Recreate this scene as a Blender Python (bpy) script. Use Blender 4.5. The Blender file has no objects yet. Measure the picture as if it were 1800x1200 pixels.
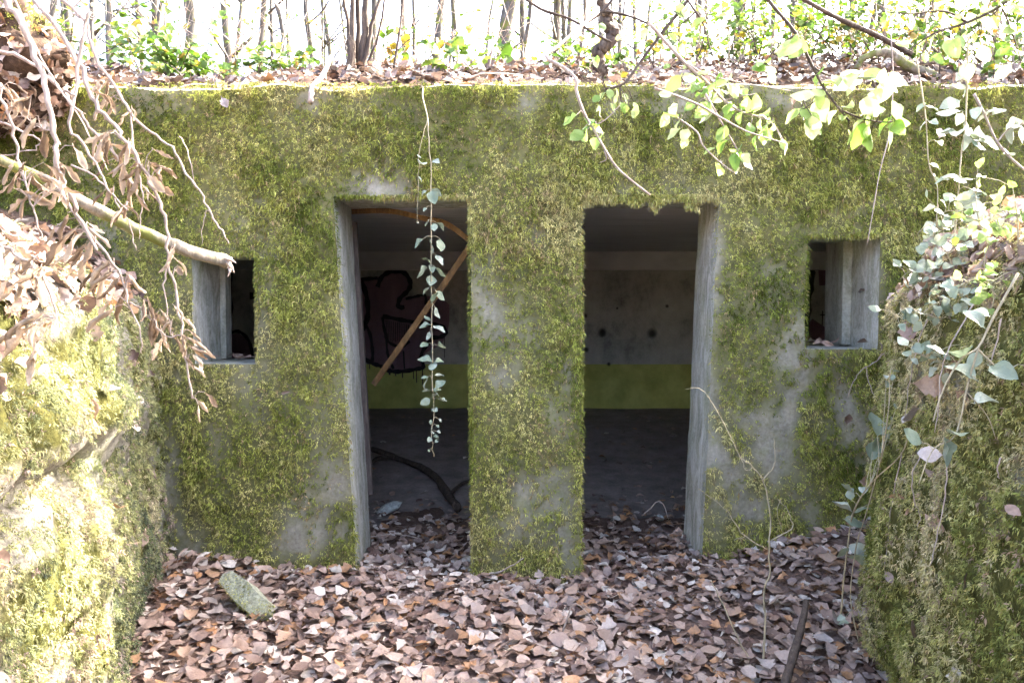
import bpy, math, random
import numpy as np
from mathutils import Vector, Matrix

# ------------------------------------------------------------------ camera, sky, sun, exposure
SC = bpy.context.scene
COL = SC.collection
CAM_Z, PITCH, FPX = 1.6, math.radians(2.07), 1386.0
cam = bpy.data.objects.new("camera", bpy.data.cameras.new("camera"))
COL.objects.link(cam)
cam.location = (0, 0, CAM_Z)
cam.rotation_euler = (math.pi / 2 - PITCH, 0, 0)
cam.data.sensor_width = 36.0
cam.data.lens = FPX / 1800 * 36
cam.data.clip_start, cam.data.clip_end = 0.05, 2000
SC.camera = cam

SUN_AZ, SUN_EL = math.radians(61), math.radians(40)
world = bpy.data.worlds.new("World"); SC.world = world; world.use_nodes = True
wn = world.node_tree
bg = wn.nodes.get("Background") or wn.nodes.new("ShaderNodeBackground")
sky = wn.nodes.new("ShaderNodeTexSky"); sky.sky_type = 'NISHITA'; sky.sun_disc = False
sky.sun_elevation, sky.sun_rotation = SUN_EL, SUN_AZ
sky.air_density, sky.dust_density, sky.ozone_density = 0.6, 6.0, 0.0
wn.links.new(sky.outputs[0], bg.inputs[0]); bg.inputs[1].default_value = 0.13
sun = bpy.data.objects.new("sun", bpy.data.lights.new("sun", 'SUN')); COL.objects.link(sun)
sun.data.energy, sun.data.angle, sun.data.color = 3.4, math.radians(0.5), (1.0, 0.93, 0.82)
SV = Vector((math.sin(SUN_AZ) * math.cos(SUN_EL), math.cos(SUN_AZ) * math.cos(SUN_EL), math.sin(SUN_EL)))
sun.rotation_euler = SV.to_track_quat('Z', 'Y').to_euler(); sun.location = SV * 40
SC.view_settings.view_transform = 'Standard'; SC.view_settings.look = 'None'
SC.view_settings.exposure = 4.2; SC.view_settings.gamma = 1.0
SC.view_settings.use_curve_mapping = False
try:
    SC.cycles.max_bounces = 7; SC.cycles.diffuse_bounces = 6; SC.cycles.transparent_max_bounces = 8
    SC.cycles.sample_clamp_indirect = 8; SC.cycles.use_adaptive_sampling = True; SC.cycles.adaptive_threshold = 0.03
except Exception:
    pass

RNG = np.random.default_rng(7); random.seed(7)
pi = math.pi

# ------------------------------------------------------------------ helpers
def W(px, py, Y):
    """photo pixel (1800x1200) seen at depth Y -> point in the place"""
    r = Vector(((px - 900) / FPX, 0, 0)) + Vector((0, math.cos(PITCH), -math.sin(PITCH))) \
        - Vector((0, math.sin(PITCH), math.cos(PITCH))) * ((py - 600) / FPX)
    r *= Y / r.y
    return Vector((r.x, r.y, r.z + CAM_Z))

def _hash(ix, iy, iz, seed):
    h = (ix.astype(np.int64) * 374761393 + iy.astype(np.int64) * 668265263 + iz.astype(np.int64) * 2147483647 + seed * 1274126177) & 0x7fffffff
    h = ((h ^ (h >> 13)) * 1274126177) & 0x7fffffff
    return ((h ^ (h >> 16)) & 0xffff) / 65535.0
def vnoise(x, y, z=0.0, seed=0):
    x, y, z = np.broadcast_arrays(np.asarray(x, float), np.asarray(y, float), np.asarray(z, float))
    xi, yi, zi = np.floor(x), np.floor(y), np.floor(z)
    xf, yf, zf = x - xi, y - yi, z - zi
    u, v, w = [t * t * (3 - 2 * t) for t in (xf, yf, zf)]
    r = 0
    for dx in (0, 1):
        for dy in (0, 1):
            for dz in (0, 1):
                r = r + _hash(xi + dx, yi + dy, zi + dz, seed) * (u if dx else 1 - u) * (v if dy else 1 - v) * (w if dz else 1 - w)
    return r
def fbm(x, y, z=0.0, seed=0, oct=4):
    a, s, t = 0.5, 0, 0
    x, y, z = np.asarray(x, float), np.asarray(y, float), np.asarray(z, float)
    for k in range(oct):
        s = s + a * vnoise(x, y, z, seed + k * 17); t += a; a *= 0.5
        x, y, z = x * 2.03, y * 2.03, z * 2.03
    return s / t
def sstep(a, b, x):
    t = np.clip((np.asarray(x, float) - a) / (b - a), 0, 1); return t * t * (3 - 2 * t)

def raw_mesh(name, V, F, col=None, smooth=False):
    V = np.asarray(V, np.float32); me = bpy.data.meshes.new(name)
    if isinstance(F, np.ndarray):
        n, k = F.shape
        me.vertices.add(len(V)); me.vertices.foreach_set('co', V.ravel())
        me.loops.add(n * k); me.loops.foreach_set('vertex_index', F.ravel().astype(np.int32))
        me.polygons.add(n); me.polygons.foreach_set('loop_start', np.arange(0, n * k, k, dtype=np.int32))
        me.update(calc_edges=True)
    else:
        me.from_pydata([tuple(map(float, v)) for v in V], [], [tuple(f) for f in F]); me.update()
    if col is not None:
        a = me.color_attributes.new('col', 'FLOAT_COLOR', 'POINT')
        c = np.ones((len(V), 4), np.float32); c[:, :np.asarray(col).shape[1]] = col
        a.data.foreach_set('color', c.ravel())
    if smooth:
        me.polygons.foreach_set('use_smooth', np.ones(len(me.polygons), bool))
    return me
def link(name, me, material=None, parent=None):
    o = bpy.data.objects.new(name, me); COL.objects.link(o)
    if material is not None and me is not None and not me.materials: me.materials.append(material)
    if parent is not None: o.parent = parent
    return o
def tag(o, label=None, cat=None, group=None, kind=None):
    if label: o['label'] = label
    if cat: o['category'] = cat
    if group: o['group'] = group
    if kind: o['kind'] = kind
    return o
def thing(name, label, cat, group=None, loc=(0, 0, 0)):
    o = bpy.data.objects.new(name, None); COL.objects.link(o); o.empty_display_size = 0.1
    o.location = loc
    return tag(o, label, cat, group)
def part(name, me, material, root):
    """mesh given in world coordinates, parented to an Empty that may stand anywhere"""
    o = link(name, me, material, root)
    o.matrix_parent_inverse = Matrix.Translation(root.location).inverted() if root.parent is None else Matrix()
    return o

class MB:
    def __init__(s): s.V = []; s.F = []
    def add(s, V, F):
        n = len(s.V); s.V += [tuple(v) for v in V]; s.F += [tuple(i + n for i in f) for f in F]; return s
    def box(s, x0, x1, y0, y1, z0, z1):
        V = [(x, y, z) for x in (x0, x1) for y in (y0, y1) for z in (z0, z1)]
        return s.add(V, [(0, 1, 3, 2), (4, 6, 7, 5), (0, 4, 5, 1), (2, 3, 7, 6), (0, 2, 6, 4), (1, 5, 7, 3)])
    def tube(s, pts, rad, n=6, rough=0.0, seed=0):
        pts = [Vector(p) for p in pts]; N = len(pts)
        if not hasattr(rad, '__len__'): rad = [rad] * N
        rng = random.Random(seed * 31 + N)
        V, F = [], []
        ref = Vector((0.31, 0.17, 0.93))
        t0 = (pts[-1] - pts[0]).normalized()
        if abs(t0.dot(ref)) > 0.9: ref = Vector((0.9, 0.3, 0.1))
        for i, p in enumerate(pts):
            t = (pts[min(i + 1, N - 1)] - pts[max(i - 1, 0)]).normalized()
            a = t.cross(ref)
            if a.length < 1e-4: a = t.orthogonal()
            a.normalize(); b = t.cross(a)
            for k in range(n):
                th = 2 * pi * k / n
                r = rad[i] * (1 + rough * (rng.random() - .5) * 2)
                V.append(p + a * (math.cos(th) * r) + b * (math.sin(th) * r))
        for i in range(N - 1):
            for k in range(n):
                F.append((i * n + k, i * n + (k + 1) % n, (i + 1) * n + (k + 1) % n, (i + 1) * n + k))
        F.append(tuple(range(n - 1, -1, -1))); F.append(tuple((N - 1) * n + k for k in range(n)))
        return s.add(V, F)
    def mesh(s, name, smooth=False):
        return raw_mesh(name, np.array(s.V), s.F, smooth=smooth)

def smooth_path(pts, sub=4, jit=0.0, seed=0):
    pts = [Vector(p) for p in pts]; out = []; rng = random.Random(seed)
    for i in range(len(pts) - 1):
        p0, p1, p2, p3 = pts[max(i - 1, 0)], pts[i], pts[i + 1], pts[min(i + 2, len(pts) - 1)]
        for k in range(sub):
            t = k / sub
            q = 0.5 * ((2 * p1) + (p2 - p0) * t + (2 * p0 - 5 * p1 + 4 * p2 - p3) * t * t + (3 * p1 - p0 - 3 * p2 + p3) * t ** 3)
            if jit and (i or k): q = q + Vector((rng.gauss(0, jit), rng.gauss(0, jit), rng.gauss(0, jit)))
            out.append(q)
    out.append(pts[-1]); return out
def taper(n, r0, r1): return [r0 + (r1 - r0) * i / max(1, n - 1) for i in range(n)]

# ------------------------------------------------------------------ materials
def new_mat(name):
    m = bpy.data.materials.new(name); m.use_nodes = True
    nt = m.node_tree; nt.nodes.clear()
    out = nt.nodes.new('ShaderNodeOutputMaterial')
    return m, nt, out
def N(nt, t, **kw):
    n = nt.nodes.new(t)
    for k, v in kw.items():
        if k.startswith('i_'): n.inputs[k[2:].replace('_', ' ')].default_value = v
        else: setattr(n, k, v)
    return n
def ramp(nt, src, stops):
    r = nt.nodes.new('ShaderNodeValToRGB'); e = r.color_ramp.elements
    while len(e) < len(stops): e.new(0.5)
    for el, (p, c) in zip(e, stops): el.position = p; el.color = (*c, 1) if len(c) == 3 else c
    nt.links.new(src, r.inputs[0]); return r.outputs[0]
def noise(nt, scale, detail=5, rough=0.6, vec=None, dist=0.0):
    n = N(nt, 'ShaderNodeTexNoise'); n.inputs['Scale'].default_value = scale; n.inputs['Detail'].default_value = detail
    n.inputs['Roughness'].default_value = rough; n.inputs['Distortion'].default_value = dist
    if vec is None: vec = N(nt, 'ShaderNodeTexCoord').outputs['Object']
    nt.links.new(vec, n.inputs['Vector']); return n.outputs[0]
def mix(nt, f, a, b, mode='MIX'):
    m = N(nt, 'ShaderNodeMix', data_type='RGBA', blend_type=mode)
    for s, v in ((0, f), (6, a), (7, b)):
        if hasattr(v, 'node'): nt.links.new(v, m.inputs[s])
        elif s == 0: m.inputs[0].default_value = v
        else: m.inputs[s].default_value = (*v, 1)
    return m.outputs[2]
def vec_scaled(nt, sx, sy, sz):
    tc = N(nt, 'ShaderNodeTexCoord'); mp = N(nt, 'ShaderNodeMapping'); mp.inputs['Scale'].default_value = (sx, sy, sz)
    nt.links.new(tc.outputs['Object'], mp.inputs[0]); return mp.outputs[0]
def finish(nt, out, color, rough=0.85, bump=None, bstr=0.4, bdist=0.01, spec=0.3, transl=0.0, tcol=None, metal=0.0):
    p = N(nt, 'ShaderNodeBsdfPrincipled'); p.inputs['Roughness'].default_value = rough
    p.inputs['Specular IOR Level'].default_value = spec; p.inputs['Metallic'].default_value = metal
    if hasattr(color, 'node'): nt.links.new(color, p.inputs['Base Color'])
    else: p.inputs['Base Color'].default_value = (*color, 1)
    if bump is not None:
        b = N(nt, 'ShaderNodeBump'); b.inputs['Strength'].default_value = bstr; b.inputs['Distance'].default_value = bdist
        nt.links.new(bump, b.inputs['Height']); nt.links.new(b.outputs[0], p.inputs['Normal'])
    sh = p.outputs[0]
    if transl:
        t = N(nt, 'ShaderNodeBsdfTranslucent'); tc = tcol if tcol is not None else color
        if hasattr(tc, 'node'): nt.links.new(tc, t.inputs[0])
        else: t.inputs[0].default_value = (*tc, 1)
        ms = N(nt, 'ShaderNodeMixShader'); ms.inputs[0].default_value = transl
        nt.links.new(sh, ms.inputs[1]); nt.links.new(t.outputs[0], ms.inputs[2]); sh = ms.outputs[0]
    nt.links.new(sh, out.inputs[0])

def m_concrete():
    m, nt, out = new_mat('weathered_concrete')
    streak = noise(nt, 3.0, 6, .65, vec_scaled(nt, 2.2, 2.2, .45))
    c = ramp(nt, streak, [(.28, (.13, .12, .10)), (.5, (.27, .25, .21)), (.72, (.43, .405, .345))])
    fine = noise(nt, 42, 4, .7)
    c = mix(nt, .45, c, ramp(nt, fine, [(.3, (.10, .095, .08)), (.7, (.45, .425, .37))]))
    alg = ramp(nt, noise(nt, 5.5, 6, .7), [(.46, (0, 0, 0)), (.62, (1, 1, 1))])
    c = mix(nt, alg, c, mix(nt, .5, c, (.13, .15, .045)))
    att = N(nt, 'ShaderNodeAttribute', attribute_name='col')
    f = N(nt, 'ShaderNodeMath', operation='MULTIPLY'); nt.links.new(att.outputs['Fac'], f.inputs[0]); f.inputs[1].default_value = 0.75
    ad = N(nt, 'ShaderNodeMath', operation='ADD', use_clamp=True); ad.inputs[1].default_value = .16; nt.links.new(f.outputs[0], ad.inputs[0]); f = ad
    under = ramp(nt, noise(nt, 16, 5, .7), [(.3, (.085, .08, .035)), (.55, (.15, .145, .05)), (.75, (.22, .19, .09))])
    c = mix(nt, f.outputs[0], c, under)
    finish(nt, out, c, .92, noise(nt, 60, 6, .7), .5, .006, .15); return m
def m_plain_concrete(name, a, b, wet=None):
    m, nt, out = new_mat(name)
    c = ramp(nt, noise(nt, 2.6, 6, .65, vec_scaled(nt, 2.5, 2.5, .5)), [(.3, a), (.7, b)])
    c = mix(nt, .35, c, ramp(nt, noise(nt, 50, 3, .7), [(.3, a), (.7, b)]))
    finish(nt, out, c, .9, noise(nt, 45, 5, .7), .4, .005, .2); return m
def m_plaster():
    m, nt, out = new_mat('painted_plaster')
    g = N(nt, 'ShaderNodeTexCoord'); sx = N(nt, 'ShaderNodeSeparateXYZ'); nt.links.new(g.outputs['Object'], sx.inputs[0])
    stain = noise(nt, 1.3, 9, .78, vec_scaled(nt, 1, 1, .8))
    up = ramp(nt, stain, [(.36, (.17, .17, .155)), (.5, (.46, .46, .42)), (.7, (.66, .66, .61))])
    lo = ramp(nt, noise(nt, 4, 5, .6), [(.35, (.42, .45, .13)), (.65, (.64, .66, .22))])
    st = N(nt, 'ShaderNodeMath', operation='GREATER_THAN'); st.inputs[1].default_value = .995; nt.links.new(sx.outputs[2], st.inputs[0])
    c = mix(nt, st.outputs[0], lo, up)
    finish(nt, out, c, .9, noise(nt, 30, 4), .3, .004, .2); return m
def m_boards():
    m, nt, out = new_mat('board_marked_concrete')
    v = vec_scaled(nt, .5, 9.0, 1)
    n1 = noise(nt, 3, 4, .6, v)
    c = ramp(nt, n1, [(.3, (.55, .54, .53)), (.6, (.76, .75, .73)), (.8, (.84, .83, .81))])
    finish(nt, out, c, .9, n1, .6, .02, .2); return m
def m_attr(name, rough=.8, transl=0.0, spec=.3, tmul=None, fine=0.0, coat=0):
    m, nt, out = new_mat(name)
    att = N(nt, 'ShaderNodeAttribute', attribute_name='col'); c = att.outputs['Color']
    if fine:
        c = mix(nt, fine, c, ramp(nt, noise(nt, 60, 3, .6), [(.3, (.25, .25, .25)), (.7, (1.3, 1.3, 1.3))]), 'MULTIPLY')
    tc = mix(nt, 1.0, c, tmul, 'MULTIPLY') if tmul else c
    finish(nt, out, c, rough, noise(nt, 22, 6, .75) if coat else None, coat, .03, spec=spec, transl=transl, tcol=tc); return m
def m_leaf_random(name, stops, rough=.5, spec=.5, transl=0.0, tstops=None, vein=.25):
    m, nt, out = new_mat(name)
    oi = N(nt, 'ShaderNodeObjectInfo'); c = ramp(nt, oi.outputs['Random'], stops)
    tc = N(nt, 'ShaderNodeTexCoord')
    mott = ramp(nt, noise(nt, 7, 4, .7, tc.outputs['Object']), [(.3, (.55, .52, .5)), (.65, (1.1, 1.1, 1.1))])
    c = mix(nt, vein * 2, c, mott, 'MULTIPLY')
    t = ramp(nt, oi.outputs['Random'], tstops) if tstops else c
    finish(nt, out, c, rough, noise(nt, 14, 3, .6, tc.outputs['Object']), .25, .02, spec, transl, t); return m
def m_bark(name, a, b, c3, sc=14, moss=0.0):
    m, nt, out = new_mat(name)
    n1 = noise(nt, sc, 6, .7, vec_scaled(nt, 1.6, 1.6, .35))
    c = ramp(nt, n1, [(.3, a), (.55, b), (.75, c3)])
    if moss:
        c = mix(nt, ramp(nt, noise(nt, 6, 4, .6), [(.62 - moss * .3, (0, 0, 0)), (.75 - moss * .3, (1, 1, 1))]), c, (.12, .13, .03))
    finish(nt, out, c, .85, n1, .7, .01, .25); return m

M = {}
M['concrete'] = m_concrete()
def m_reveal():
    m, nt, out = new_mat('stained_concrete')
    st = noise(nt, 4.0, 7, .72, vec_scaled(nt, 2.6, 2.6, 1.0), .8)
    c = ramp(nt, st, [(.30, (.10, .10, .075)), (.44, (.27, .275, .22)), (.55, (.42, .42, .37)), (.68, (.66, .66, .62))])
    g = ramp(nt, noise(nt, 2.2, 6, .7, vec_scaled(nt, 1.5, 1.5, .7)), [(.5, (0, 0, 0)), (.66, (1, 1, 1))])
    c = mix(nt, g, c, mix(nt, .55, c, (.20, .23, .07)))
    c = mix(nt, .3, c, ramp(nt, noise(nt, 60, 4, .75), [(.3, (.1, .1, .09)), (.7, (.6, .6, .56))]))
    finish(nt, out, c, .92, noise(nt, 35, 6, .75), .7, .008, .15); return m
M['reveal'] = m_reveal()
M['roofcon'] = m_plain_concrete('roof_concrete', (.30, .29, .27), (.55, .53, .50))
M['plaster'] = m_plaster()
M['boards'] = m_boards()
M['floor_in'] = m_plain_concrete('dirty_floor', (.13, .11, .098), (.34, .295, .27))
def m_moss():
    m, nt, out = new_mat('moss'); att = N(nt, 'ShaderNodeAttribute', attribute_name='col')
    d = N(nt, 'ShaderNodeBsdfDiffuse'); t = N(nt, 'ShaderNodeBsdfTranslucent'); ms = N(nt, 'ShaderNodeMixShader'); ms.inputs[0].default_value = .25
    nt.links.new(att.outputs['Color'], d.inputs[0]); nt.links.new(att.outputs['Color'], t.inputs[0])
    nt.links.new(d.outputs[0], ms.inputs[1]); nt.links.new(t.outputs[0], ms.inputs[2]); nt.links.new(ms.outputs[0], out.inputs[0]); return m
M['moss'] = m_moss()
M['litter'] = m_attr('leaf_litter', .5, .12, .55, None, .45)
M['soil'] = m_attr('soil', .95, 0, .1, None, .6, .8)
M['stone'] = m_attr('mossy_stone', .92, 0, .15, None, .6, .7)
M['dry_leaf'] = m_leaf_random('fallen_leaf', [(0, (.13, .085, .068)), (.2, (.24, .165, .13)), (.45, (.33, .245, .20)), (.62, (.41, .33, .285)), (.78, (.32, .19, .105)), (.9, (.44, .385, .35)), (1, (.24, .195, .175))], .45, .55, .1)
M['hang_leaf'] = m_leaf_random('withered_leaf', [(0, (.15, .10, .06)), (.35, (.26, .185, .12)), (.7, (.38, .295, .205)), (1, (.48, .40, .31))], .6, .4, .3)
M['green'] = m_leaf_random('fresh_green_leaf', [(0, (.10, .20, .03)), (.4, (.17, .27, .05)), (.75, (.25, .33, .09)), (1, (.34, .38, .16))], .4, .5, .45,
                           [(0, (.20, .36, .05)), (.5, (.42, .54, .18)), (1, (.62, .66, .42))], .2)
M['pale'] = m_leaf_random('grey_green_leaf', [(0, (.17, .22, .14)), (.5, (.25, .30, .22)), (1, (.34, .38, .31))], .38, .5, .2, None, .12)
M['shrub'] = m_attr('shrub_leaf', .45, .28, .4, (1.1, 1.25, .7))
M['twig'] = m_bark('pale_twig_bark', (.20, .15, .12), (.34, .28, .24), (.48, .43, .38), 30)
M['log'] = m_bark('grey_log_bark', (.09, .075, .055), (.22, .19, .145), (.36, .33, .28), 26, .6)
M['dark'] = m_bark('dark_bark', (.03, .022, .018), (.08, .06, .047), (.16, .13, .10), 26)
M['trunk'] = m_bark('tree_bark', (.045, .042, .038), (.10, .095, .085), (.19, .185, .17), 7, .3)
M['sapling'] = m_bark('sapling_bark', (.24, .20, .13), (.38, .33, .22), (.48, .43, .32), 40)
M['rust'] = m_bark('rusted_iron', (.06, .034, .018), (.19, .11, .045), (.32, .21, .10), 28)
M['rustdark'] = m_bark('dark_rusted_iron', (.05, .04, .035), (.10, .08, .07), (.20, .16, .13), 24)
M['pink'] = m_plain_concrete('faded_pink_paint', (.16, .10, .125), (.29, .19, .225))
M['black'] = m_plain_concrete('black_paint', (.012, .012, .015), (.045, .04, .045))
def m_soot():
    m, nt, out = new_mat('soot'); tc = N(nt, 'ShaderNodeTexCoord'); v = N(nt, 'ShaderNodeVectorMath', operation='MULTIPLY_ADD')
    v.inputs[1].default_value = (2, 0, 2); v.inputs[2].default_value = (-1, 0, -1); nt.links.new(tc.outputs['Generated'], v.inputs[0])
    ln = N(nt, 'ShaderNodeVectorMath', operation='LENGTH'); nt.links.new(v.outputs[0], ln.inputs[0])
    a = N(nt, 'ShaderNodeMath', operation='MULTIPLY_ADD'); nt.links.new(noise(nt, 9, 5, .7), a.inputs[0]); a.inputs[1].default_value = .55; nt.links.new(ln.outputs['Value'], a.inputs[2])
    al = ramp(nt, a.outputs[0], [(.55, (.8, .8, .8)), (1.0, (0, 0, 0))])
    d = N(nt, 'ShaderNodeBsdfDiffuse'); d.inputs[0].default_value = (.06, .06, .057, 1); tr = N(nt, 'ShaderNodeBsdfTransparent'); ms = N(nt, 'ShaderNodeMixShader')
    nt.links.new(al, ms.inputs[0]); nt.links.new(tr.outputs[0], ms.inputs[1]); nt.links.new(d.outputs[0], ms.inputs[2]); nt.links.new(ms.outputs[0], out.inputs[0]); return m
M['soot'] = m_soot()
M['whitestone'] = m_plain_concrete('pale_stone', (.36, .40, .38), (.58, .62, .58))

# ------------------------------------------------------------------ leaf meshes (length 1 along +Y, width X, normal Z)
def leaf_shape(n, wid, lobes=0, amp=0.0, curl=0.0, bend=0.0, twist=0.0, peak=.45, seed=0, stalk=.12, roll=0.0):
    nc = 7 if roll else 3; hc = nc // 2
    rng = random.Random(seed); V, F = [], []
    def mp(x, y):
        zr = 0.0
        if roll:
            R = roll * (1 + .35 * math.sin(5 * y + seed)); x, zr = R * math.sin(x / R), R * (1 - math.cos(x / R))
        z = zr + curl * x * x * 6 - bend * y * y + 0.03 * math.sin(9 * y + seed)
        a = twist * y
        return (x * math.cos(a) - z * math.sin(a), y, x * math.sin(a) + z * math.cos(a))
    for i in range(n + 1):
        t = i / n
        w = wid * (math.sin(pi * t ** (math.log(.5) / math.log(peak)))) ** .8 if 0 < t < 1 else 0
        if lobes: w *= 1 + amp * math.cos(2 * pi * lobes * t) * (1 if 0.08 < t < .97 else 0)
        wl, wr = w * (1 + rng.uniform(-.12, .12)), w * (1 + rng.uniform(-.12, .12))
        y = stalk + t * (1 - stalk)
        for c_ in range(nc):
            f = (c_ - hc) / hc; V.append(mp((max(wl, .012) if f < 0 else max(wr, .012)) * f, y - .02 * (1 - abs(f))))
    # midrib dips a little
    V = [(x, y, z - (.025 if k % nc == hc else 0)) for k, (x, y, z) in enumerate(V)]
    for i in range(n):
        a = i * nc; F += [(a + q, a + q + 1, a + q + 1 + nc, a + q + nc) for q in range(nc - 1)]
    b = len(V); V += [(-.012, 0, .0), (.012, 0, .0)]; F.append((b, b + 1, nc - 1, 0))
    return np.array(V), F
DRY = [leaf_shape(8, .28 + .04 * (k % 3), 3 if k % 2 else 0, .16 if k % 2 else 0, [.06, .2, -.08, .3, -.15, .05][k], [.12, -.1, .2, .05, -.15, .25][k], [.25, -.3, .1, -.2, .4, -.5][k], [.45, .58, .5, .6, .42, .55][k], k) for k in range(6)] + [leaf_shape(5, .26, 0, 0, 0, .15, .5, .5, 9, .12, .16)]
CURL = [leaf_shape(10, [.17, .21, .14, .19, .16][k], 3 if k != 2 else 0, .3 if k != 2 else 0, 0, [.2, -.15, .3, .1, -.25][k], [.9, -.8, .5, -1.2, .3][k], [.5, .42, .55, .6, .48][k], 20 + k, .16, [.07, .08, .06, .09, .075][k]) for k in range(5)]
GREEN = [leaf_shape(7, .27 + .03 * k, 0, 0, [.12, .25, -.1, .3][k], [.12, .3, .2, -.1][k], [.15, -.25, .3, -.1][k], [.42, .48, .45, .4][k], 40 + k, .1) for k in range(4)]
def leaf_meshes(shapes, nm, mat):
    out = []
    for V, F in shapes:
        me = raw_mesh(nm, V, F, smooth=True); me.materials.append(mat); out.append(me)
    return out
ME_DRY = leaf_meshes(DRY, 'fallen_leaf', M['dry_leaf']); ME_CURL = leaf_meshes(CURL, 'withered_leaf', M['hang_leaf'])
ME_GREEN = leaf_meshes(GREEN, 'green_leaf', M['green']); ME_PALE = leaf_meshes(GREEN, 'grey_green_leaf', M['pale'])

def basis(d, nrm):
    d = Vector(d).normalized(); nrm = Vector(nrm); x = d.cross(nrm)
    if x.length < 1e-3: x = d.orthogonal()
    x.normalize(); z = x.cross(d)
    return Matrix((x, d, z)).transposed()
def put_leaf(root, meshes, p, d, nrm, size, name='leaf', rng=random):
    o = bpy.data.objects.new(name, rng.choice(meshes)); COL.objects.link(o)
    m = basis(d, nrm).to_4x4(); m.translation = Vector(p)
    loc = root.location if root is not None else Vector()
    o.parent = root
    m.translation = Vector(p) - loc
    o.matrix_basis = m @ Matrix.Diagonal((size, size, size, 1)); return o

def scatter_leaves(P, nrm, size, cols, shapes, tilt=.45, seed=0, down=None):
    """many leaves as ONE mesh"""
    rng = np.random.default_rng(seed); P = np.asarray(P); n = len(P); Vs, Fs, Cs = [], [], []; off = 0
    kind = rng.integers(0, len(shapes), n)
    nrm = np.broadcast_to(np.asarray(nrm, float), (n, 3)) + rng.normal(0, tilt, (n, 3)); nrm /= np.linalg.norm(nrm, axis=1, keepdims=True)
    d = rng.normal(0, 1, (n, 3))
    if down is not None: d = d * .5 + np.asarray(down)
    d -= nrm * (d * nrm).sum(1, keepdims=True); d /= np.linalg.norm(d, axis=1, keepdims=True)
    x = np.cross(d, nrm)
    for k, (V, F) in enumerate(shapes):
        idx = np.where(kind == k)[0]
        if not len(idx): continue
        s = np.asarray(size)[idx][:, None, None] if hasattr(size, '__len__') else size
        V = np.asarray(V); V = V - np.array([0, .5, 0])
        pts = P[idx][:, None, :] + s * (V[None, :, 0:1] * x[idx][:, None, :] + V[None, :, 1:2] * d[idx][:, None, :] + V[None, :, 2:3] * nrm[idx][:, None, :])
        Fq = np.array(F)
        Fs.append((Fq[None] + (off + np.arange(len(idx)) * len(V))[:, None, None]).reshape(-1, 4))
        Vs.append(pts.reshape(-1, 3)); Cs.append(np.repeat(cols[idx], len(V), axis=0)); off += len(idx) * len(V)
    return np.concatenate(Vs), np.concatenate(Fs), np.concatenate(Cs)
DRYCOL = np.array([(.12, .065, .05), (.22, .13, .09), (.29, .19, .145), (.37, .27, .22), (.32, .155, .065), (.46, .39, .34), (.20, .14, .12), (.26, .175, .14)])
DRYCOL = (DRYCOL * .9 + DRYCOL.mean(1, keepdims=True) * .1) * np.array([[1.2, 1.25, 1.24]])
def dry_cols(n, rng): return DRYCOL[rng.integers(0, len(DRYCOL), n)] * rng.uniform(.75, 1.2, (n, 1))

# ------------------------------------------------------------------ bunker measures
FY, TH = 4.6, 0.5                 # front face depth, wall thickness
BY = 9.3                         # back wall of the room
ROOF = 2.9; LINT = 2.274; FLOOR_IN = 0.10
WL = (-1.86, -1.48, 1.30, 1.94)   # left window x0 x1 z0 z1
WR = (1.71, 2.14, 1.39, 2.05)
D1t, D1b = (-1.036, -.24), (-.915, -.226)
D2t, D2b = (.402, 1.203), (.405, 1.115)
XL, XR = -5.6, 6.0
IL, IR = -4.2, 4.4                # side walls of the room
def to_front(px, py):
    p = W(px, py, FY); return p.x, p.z

# bare concrete patches seen on the front (pixel centre, radii, strength)
BARE = [(660, 175, 80, 22, .7), (920, 185, 60, 30, .7), (1090, 180, 70, 25, .6), (1370, 170, 60, 22, .45), (640, 320, 50, 34, .5), (560, 170, 40, 20, .35), (760, 190, 30, 40, .6),
        (950, 415, 45, 25, .8), (1000, 540, 16, 90, .9), (870, 560, 14, 40, .5), (1000, 640, 20, 60, .9), (860, 660, 22, 26, .8),
        (975, 740, 26, 50, .9), (905, 835, 26, 40, .9), (965, 850, 40, 36, .95), (930, 930, 50, 40, .6), (1000, 880, 20, 100, .7), (880, 1000, 40, 30, .5),
        (1345, 800, 40, 70, .9), (1300, 860, 50, 60, .8), (1340, 900, 40, 40, .8), (1255, 900, 30, 90, .8), (1250, 700, 14, 200, .8), (1465, 770, 22, 70, .95), (1440, 900, 26, 50, .9), (1390, 640, 26, 60, .7), (1500, 800, 30, 60, .7),
        (590, 870, 30, 60, .75), (545, 940, 40, 40, .7), (500, 960, 40, 30, .6), (605, 600, 14, 200, .6), (470, 380, 36, 60, .25), (400, 760, 50, 30, .4), (560, 520, 26, 20, .5),
        (310, 820, 22, 150, .95), (300, 960, 60, 40, .9), (1480, 290, 26, 40, .4), (1555, 860, 30, 90, .9), (1545, 480, 20, 70, .7), (700, 330, 80, 14, .4)]
BARE_W = [(*to_front(a, b), rx / 301, rz / 301, s) for a, b, rx, rz, s in BARE]
def moss_mask(x, z):
    x, z = np.asarray(x, float), np.asarray(z, float)
    m = .57 + 1.7 * (fbm(x * 2.6, z * 1.3, 0, 3, 5) - .40)
    wob = (fbm(x * 7, z * 3.2, 0, 9, 5) - .5) * 3.0
    for cx, cz, rx, rz, s in BARE_W:
        d = np.sqrt(((x - cx) / rx) ** 2 + ((z - cz) / rz) ** 2) + wob
        m = m - s * .72 * (1 - sstep(.0, 1.6, d))
    m = m + .22 * np.exp(-((z - 2.5) / .25) ** 2) + .2 * np.exp(-((z - .1) / .16) ** 2)
    fleck = sstep(.50, .66, fbm(x * 16, z * 9, 0, 13, 3))
    return np.clip(np.maximum(m * 1.45, fleck * .6), 0, 1)
MOSSC = np.array([(.085, .11, .024), (.195, .225, .046), (.345, .35, .095), (.47, .425, .19), (.27, .205, .11)])
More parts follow.
